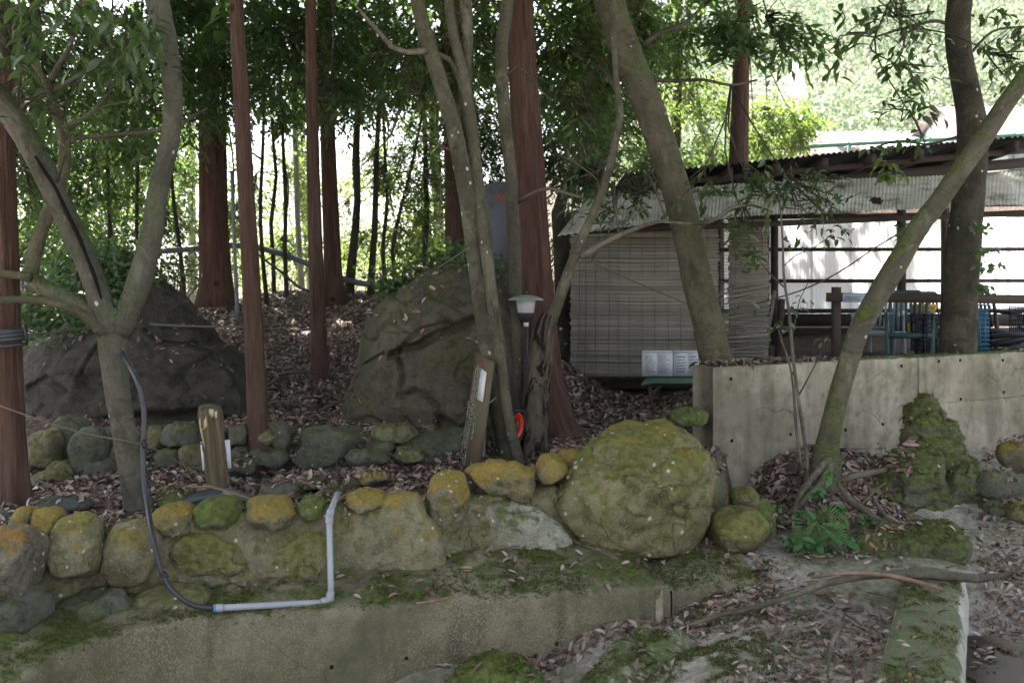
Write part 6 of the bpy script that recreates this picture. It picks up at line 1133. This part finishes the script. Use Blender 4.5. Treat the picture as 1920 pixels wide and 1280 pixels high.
for l in ([(1553, 862, 22, 5.98), (1525, 895, 16, 5.85), (1502, 925, 12, 5.72), (1488, 960, 8, 5.6)], [(1570, 905, 10, 5.75), (1600, 892, 13, 5.72), (1632, 886, 12, 5.75), (1660, 880, 8, 5.9)], [(1560, 870, 18, 5.95), (1540, 905, 12, 5.78), (1520, 925, 9, 5.7), (1500, 945, 6, 5.6)], [(1572, 905, 9, 5.7), (1588, 930, 11, 5.62), (1620, 955, 13, 5.58), (1650, 975, 11, 5.55), (1690, 988, 8, 5.52), (1740, 992, 7, 5.5), (1785, 1000, 4, 5.5)], [(1628, 915, 5, 5.7), (1645, 945, 8, 5.62), (1665, 972, 7, 5.56), (1680, 985, 4, 5.52)], [(1600, 960, 5, 5.6), (1640, 920, 5, 5.65), (1660, 905, 4, 5.7)]):
    tb('root', l, M['branch'], T, seg=9, lump=.2, rough=.1, step=.03)
# ------------------------------------------------------------------ things beyond the shed
T = thing('chain_fence', 'green pipe fence with chain link behind the shed roof', 'fence', P(1600, 300, 18)); fy = lambda x: np.interp(x, [1200, 1400, 1560, 1740, 1900, 2000], [290, 283, 272, 263, 254, 250])
MB().tube([P(x, fy(x), 18) for x in (1200, 1400, 1560, 1740, 1900, 2000)], .038, 8, step=1).build('top_rail', M['fence_green'], T, True)
for x in (1240, 1415, 1590, 1742, 1900): MB().tube([P(x, fy(x) - 6, 18), P(x, fy(x) + 130, 18)], .032, 8, step=1).build('post', M['fence_green'], T, True)
mb = MB()
for k in range(120):
    x = 1380 + k * 5.2
    for s in (-1, 1): mb.bar(P(x, fy(x) + 2, 18.02), P(x + s * 70, fy(x) + 72, 18.02), .008, .008)
mb.build('mesh', M['pvc'], T)['kind'] = 'stuff'
def house(label, x0, x1, yw, d, dp, hw, wall, roof, rh=1.4, ov=.4):
    """wall top at photo row yw; gable roof with the ridge along x"""
    a, b = P(x0, yw, d), P(x1, yw, d); w_ = b[0] - a[0]; c = np.array([(a[0] + b[0]) / 2, d + dp / 2, a[2] - hw]); T = thing('house', label, 'house', c)
    MB().box(c + [0, 0, hw / 2], (w_, dp, hw)).build('wall', M[wall], T)
    z = a[2]; X0, X1 = a[0] - ov, b[0] + ov
    for s, y0, y1 in ((0, d - ov, d + dp / 2), (1, d + dp + ov, d + dp / 2)):
        corr('roof', (X0, y0, z - .1), (X1, y0, z - .1), (X0, y1, z + rh), (X1, y1, z + rh), M[roof], .25, .03, 4, 4, parent=T)
    for X in (a[0] + .05, b[0] - .05):
        Q = np.array([[X, d, z], [X, d + dp, z], [X, d + dp / 2, z + rh - .1]]); MB().add(np.vstack([Q - [.04, 0, 0], Q + [.04, 0, 0]]), [np.array([[0, 2, 1], [3, 4, 5]]), np.array([[0, 1, 4, 3], [1, 2, 5, 4], [2, 0, 3, 5]])]).build('gable', M[wall], T)
    for k in range(2):
        f = MB().box([a[0] + w_ * (.3 + .4 * k), d - .03, z - .9], (min(1.1, w_ * .25), .06, .9)).build('window', M['house_white'], T); MB().box([a[0] + w_ * (.3 + .4 * k), d - .065, z - .9], (min(1., w_ * .22), .02, .8)).build('pane', M['glass_dark'], f)
    return T
house('beige house with a brown roof behind the light green maple leaves', 1455, 1545, 285, 27, 4, 3, 'house_wall', 'house_roof', .9)
house('long low house with a bright white roof beyond the fence', 1590, 1800, 272, 33, 6, 3, 'house_wall', 'roof_white', .9)
house('white house with a brown tiled roof right of the upright dark trunk', 1850, 2050, 245, 30, 6, 4, 'house_white', 'house_roof', 1.3)
T = thing('utility_pole', 'white utility pole with crossarms among the pale trees', 'utility pole', P(1490, 300, 31)); MB().tube([P(1491, 330, 31), P(1490, 120, 31)], [.16, .12], 10, step=2).build('shaft', M['pole'], T, True)
for y in (150, 166, 178): MB().bar(P(1465, y, 30.85), P(1498, y, 30.85), .08, .09).build('crossarm', M['pole'], T)
MB().add(*lathe([(.001, 0), (.22, 0), (.24, .1), (.24, .7), (.2, .8), (.001, .8)], P(1494, 186, 30.7), 12)).build('transformer', M['pole'], T, True)
for y0, y1 in ((150, 149), (166, 163), (178, 175)): tag(MB().tube([P(1466, y0, 30.8), P(1420, y1, 29), P(1380, y1 + 4, 27.5)], .035, 6, step=.5).build('power_line', M['pole'], None, True), '%s pale power line leaving the white utility pole to the left' % {150: 'topmost', 166: 'middle', 178: 'lowest'}[y0], 'power line', 'power lines at the pole')
# far wooded hillside
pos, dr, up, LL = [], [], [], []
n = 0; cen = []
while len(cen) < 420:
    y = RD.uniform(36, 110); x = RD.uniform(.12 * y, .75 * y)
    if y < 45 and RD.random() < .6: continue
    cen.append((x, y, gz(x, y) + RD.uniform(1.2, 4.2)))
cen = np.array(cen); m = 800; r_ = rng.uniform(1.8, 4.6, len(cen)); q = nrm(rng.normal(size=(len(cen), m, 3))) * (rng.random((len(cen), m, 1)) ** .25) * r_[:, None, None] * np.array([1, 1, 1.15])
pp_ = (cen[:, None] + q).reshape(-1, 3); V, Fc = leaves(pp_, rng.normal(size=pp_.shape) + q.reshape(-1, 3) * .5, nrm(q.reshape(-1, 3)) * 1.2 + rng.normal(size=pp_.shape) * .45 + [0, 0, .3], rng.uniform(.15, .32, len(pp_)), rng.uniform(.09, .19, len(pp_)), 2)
tag(mk('hillside_wood', V, Fc, M['leaf_far'], base=(20, 60, 8)), 'sunlit pale wood covering the far hillside', 'wood', None, 'stuff')
hz = bpy.data.materials.new('haze'); hz.use_nodes = True; hz.node_tree.nodes.clear(); ho = hz.node_tree.nodes.new('ShaderNodeOutputMaterial'); hv = hz.node_tree.nodes.new('ShaderNodeVolumePrincipled')
hv.inputs['Color'].default_value = (.95, .97, 1, 1); hv.inputs['Density'].default_value = .0005; hv.inputs['Anisotropy'].default_value = .3; hz.node_tree.links.new(hv.outputs[0], ho.inputs['Volume'])
tag(MB().box((0, 55, 25), (320, 250, 70)).build('haze', hz, None, base=(0, 55, 25)), 'thin pale haze added to whiten the far hillside', None, None, 'stuff')  # scattering volume added to whiten the distance, where overexposure made it pale
# ------------------------------------------------------------------ fallen leaves on everything that can hold them
VV, FF, n0 = [], [], 0
NB0 = sum(len(f) for _, fs in SURF for f in fs)
for V, fs in SURF + BOULDERS:
    VV.append(np.asarray(V)); 
    for f in fs: FF += (np.asarray(f) + n0).tolist()
    n0 += len(V)
bvh = BVHTree.FromPolygons(np.vstack(VV).tolist(), FF)
def scatter(x0, x1, y0, y1, n, L, keep=None, nzmin=.55, top=3.2, lift=.008):
    X = rng.uniform(x0, x1, n); Y = rng.uniform(y0, y1, n); out = []
    if keep is not None:
        k = keep(X, Y); X, Y = X[k], Y[k]
    for x, y in zip(X, Y):
        h, nn, ix, _ = bvh.ray_cast(Vector((x, y, top)), Vector((0, 0, -1)))
        if h is None: continue
        if nn.z < 0: nn = -nn
        if ix >= NB0 and RD.random() < .93: continue
        if nn.z < nzmin or (abs((x - 1.10) * t_[1] - (y - 3.2) * t_[0] - .15) < .17 and RD.random() < .9): continue
        if .09 < h.z < .42 and x < 1.25 and 3.9 < y < 5.4 and RD.random() < .88: continue
        out.append((*h, *nn))
    o = np.array(out); p = o[:, :3] + o[:, 3:] * lift; N = nrm(o[:, 3:] + rng.normal(size=p.shape) * .42)
    d = rng.normal(size=p.shape); d = d - N * (d * N).sum(1, keepdims=True); l = L * rng.uniform(.4, 1.45, len(p))
    p[:, 2] += np.abs(rng.normal(size=len(p))) * .006
    return leaves(p - nrm(d) * l[:, None] * .5, d, N, l, l * rng.uniform(.30, .5, len(p)), 8)
mb = MB()
cl = lambda X, Y, s, t: fbm(np.stack([X * s, Y * s, 0 * X], -1) + 5, 3) + t > rng.uniform(-.35, .35, len(X))
mb.add(*scatter(-2.8, 1.3, 4.6, 7.0, 13000, .05))                                    # terrace
mb.add(*scatter(-3.5, .6, 6.6, 13.5, 30000, .055, lambda X, Y: X > -Y * .36))          # slope between the boulders
mb.add(*scatter(.1, 1.6, 6.4, 9.2, 4500, .06))                                          # under the shed
mb.add(*scatter(1.3, 2.5, 5.6, 6.9, 1800, .065, None, .45))                             # mound
mb.add(*scatter(.05, 3.0, 3.3, 5.4, 11000, .042, lambda X, Y: cl(X, Y, 2.2, -.02) & (Y < np.interp(X, [0, .7, 1.2, 3], [4.6, 4.8, 5.2, 6])), .75))  # pale slab in front
mb.add(*scatter(1.9, 3.4, 4.2, 6.6, 3400, .045, lambda X, Y: cl(X, Y, 2, .02)))
mb.add(*scatter(-2.0, .9, 4.0, 5.2, 500, .045, lambda X, Y: cl(X, Y, 2.5, -.18), .85))  # kerb top
mb.add(*scatter(1.2, 4.2, 6.3, 8.2, 500, .05, None, .85))                               # wall top
mb.add(*scatter(-6, -2.6, 4.2, 10, 5000, .06)); mb.add(*scatter(3.2, 5.5, 3.5, 7.5, 1800, .055, lambda X, Y: cl(X, Y, 2, 0)))
o = mb.build('leaf_litter', M['litter'], None, True, base=(0, 6, .5)); tag(o, 'pale brown fallen leaves carpeting the ground between the stones', 'leaf litter', None, 'stuff')

mb = MB()                                     # broken twigs mixed into the litter
for k in range(420):
    x, y = RD.uniform(-2.8, 2.6), RD.choice([RD.uniform(3.6, 5), RD.uniform(4.8, 7), RD.uniform(6.5, 11)])
    h, nn, ix, _ = bvh.ray_cast(Vector((x, y, 3.2)), Vector((0, 0, -1)))
    if h is None or ix >= NB0 or abs(nn.z) < .6: continue
    a = RD.uniform(0, 2 * PI); l = RD.uniform(.05, .22); p0 = np.array(h) + [0, 0, .012]; dv = np.array([math.cos(a), math.sin(a), RD.uniform(-.05, .12)]) * l; p2 = p0 + dv
    p2[2] = max(p2[2], p0[2] - .01); mb.tube([p0, p0 + dv * .5 + [RD.gauss(0, .012), RD.gauss(0, .012), .006], p2], [.0035, .003, .0015], 4, step=.08)
tag(mb.build('twig_litter', M['branch'], None, True, base=(0, 6, .5)), 'thin broken twigs mixed into the fallen leaves', 'twig litter', None, 'stuff')

def moss(x0, x1, y0, y1, n, thr, keep, nzmin=.1, top=3.2):
    X = rng.uniform(x0, x1, n); Y = rng.uniform(y0, y1, n); out = []
    for x, y in zip(X, Y):
        h, nn, ix, _ = bvh.ray_cast(Vector((x, y, top)), Vector((0, 0, -1)))
        if h is None or ix >= NB0: continue
        if nn.z < 0: nn = -nn
        if nn.z > nzmin and keep(*h): out.append((*h, *nn))
    o = np.array(out); k = fbm(o[:, :3] * 6.5, 4) + .5 * fbm(o[:, :3] * 22, 2) > thr; o = o[k]; m = 5
    p = np.repeat(o[:, :3], m, 0) + rng.normal(size=(len(o) * m, 3)) * np.array([.007, .007, .001]); N = np.repeat(o[:, 3:], m, 0)
    d = N * .9 + rng.normal(size=p.shape) * .6; return leaves(p - N * .002, d, rng.normal(size=p.shape) + .01, rng.uniform(.007, .019, len(p)), rng.uniform(.003, .006, len(p)), 2)
mb = MB()
mb.add(*moss(-2.1, 1.4, 3.7, 5.3, 26000, .04, lambda x, y, z: .0 < z < .34))
mb.add(*moss(2.0, 3.0, 5.0, 6.6, 9000, -.02, lambda x, y, z: z > .25 and not (.4 < z < .56 and y > 6.15 and x < 2.35)))
mb.add(*moss(1.2, 2.3, 3.3, 5.1, 7000, .06, lambda x, y, z: z > .17))
mb.add(*moss(.3, 1.1, 4.9, 5.7, 5000, .12, lambda x, y, z: z > .5)); mb.add(*moss(1.2, 4.2, 6.25, 8.1, 6000, .03, lambda x, y, z: z > 1.05)); mb.add(*moss(-.4, 1., 3.9, 4.5, 5000, .03, lambda x, y, z: z > -.1))
tag(mb.build('moss', M['moss'], None, True, base=(0, 5, .2)), 'ragged green moss tufts on the ledges, kerb and rocks', 'moss', None, 'stuff')
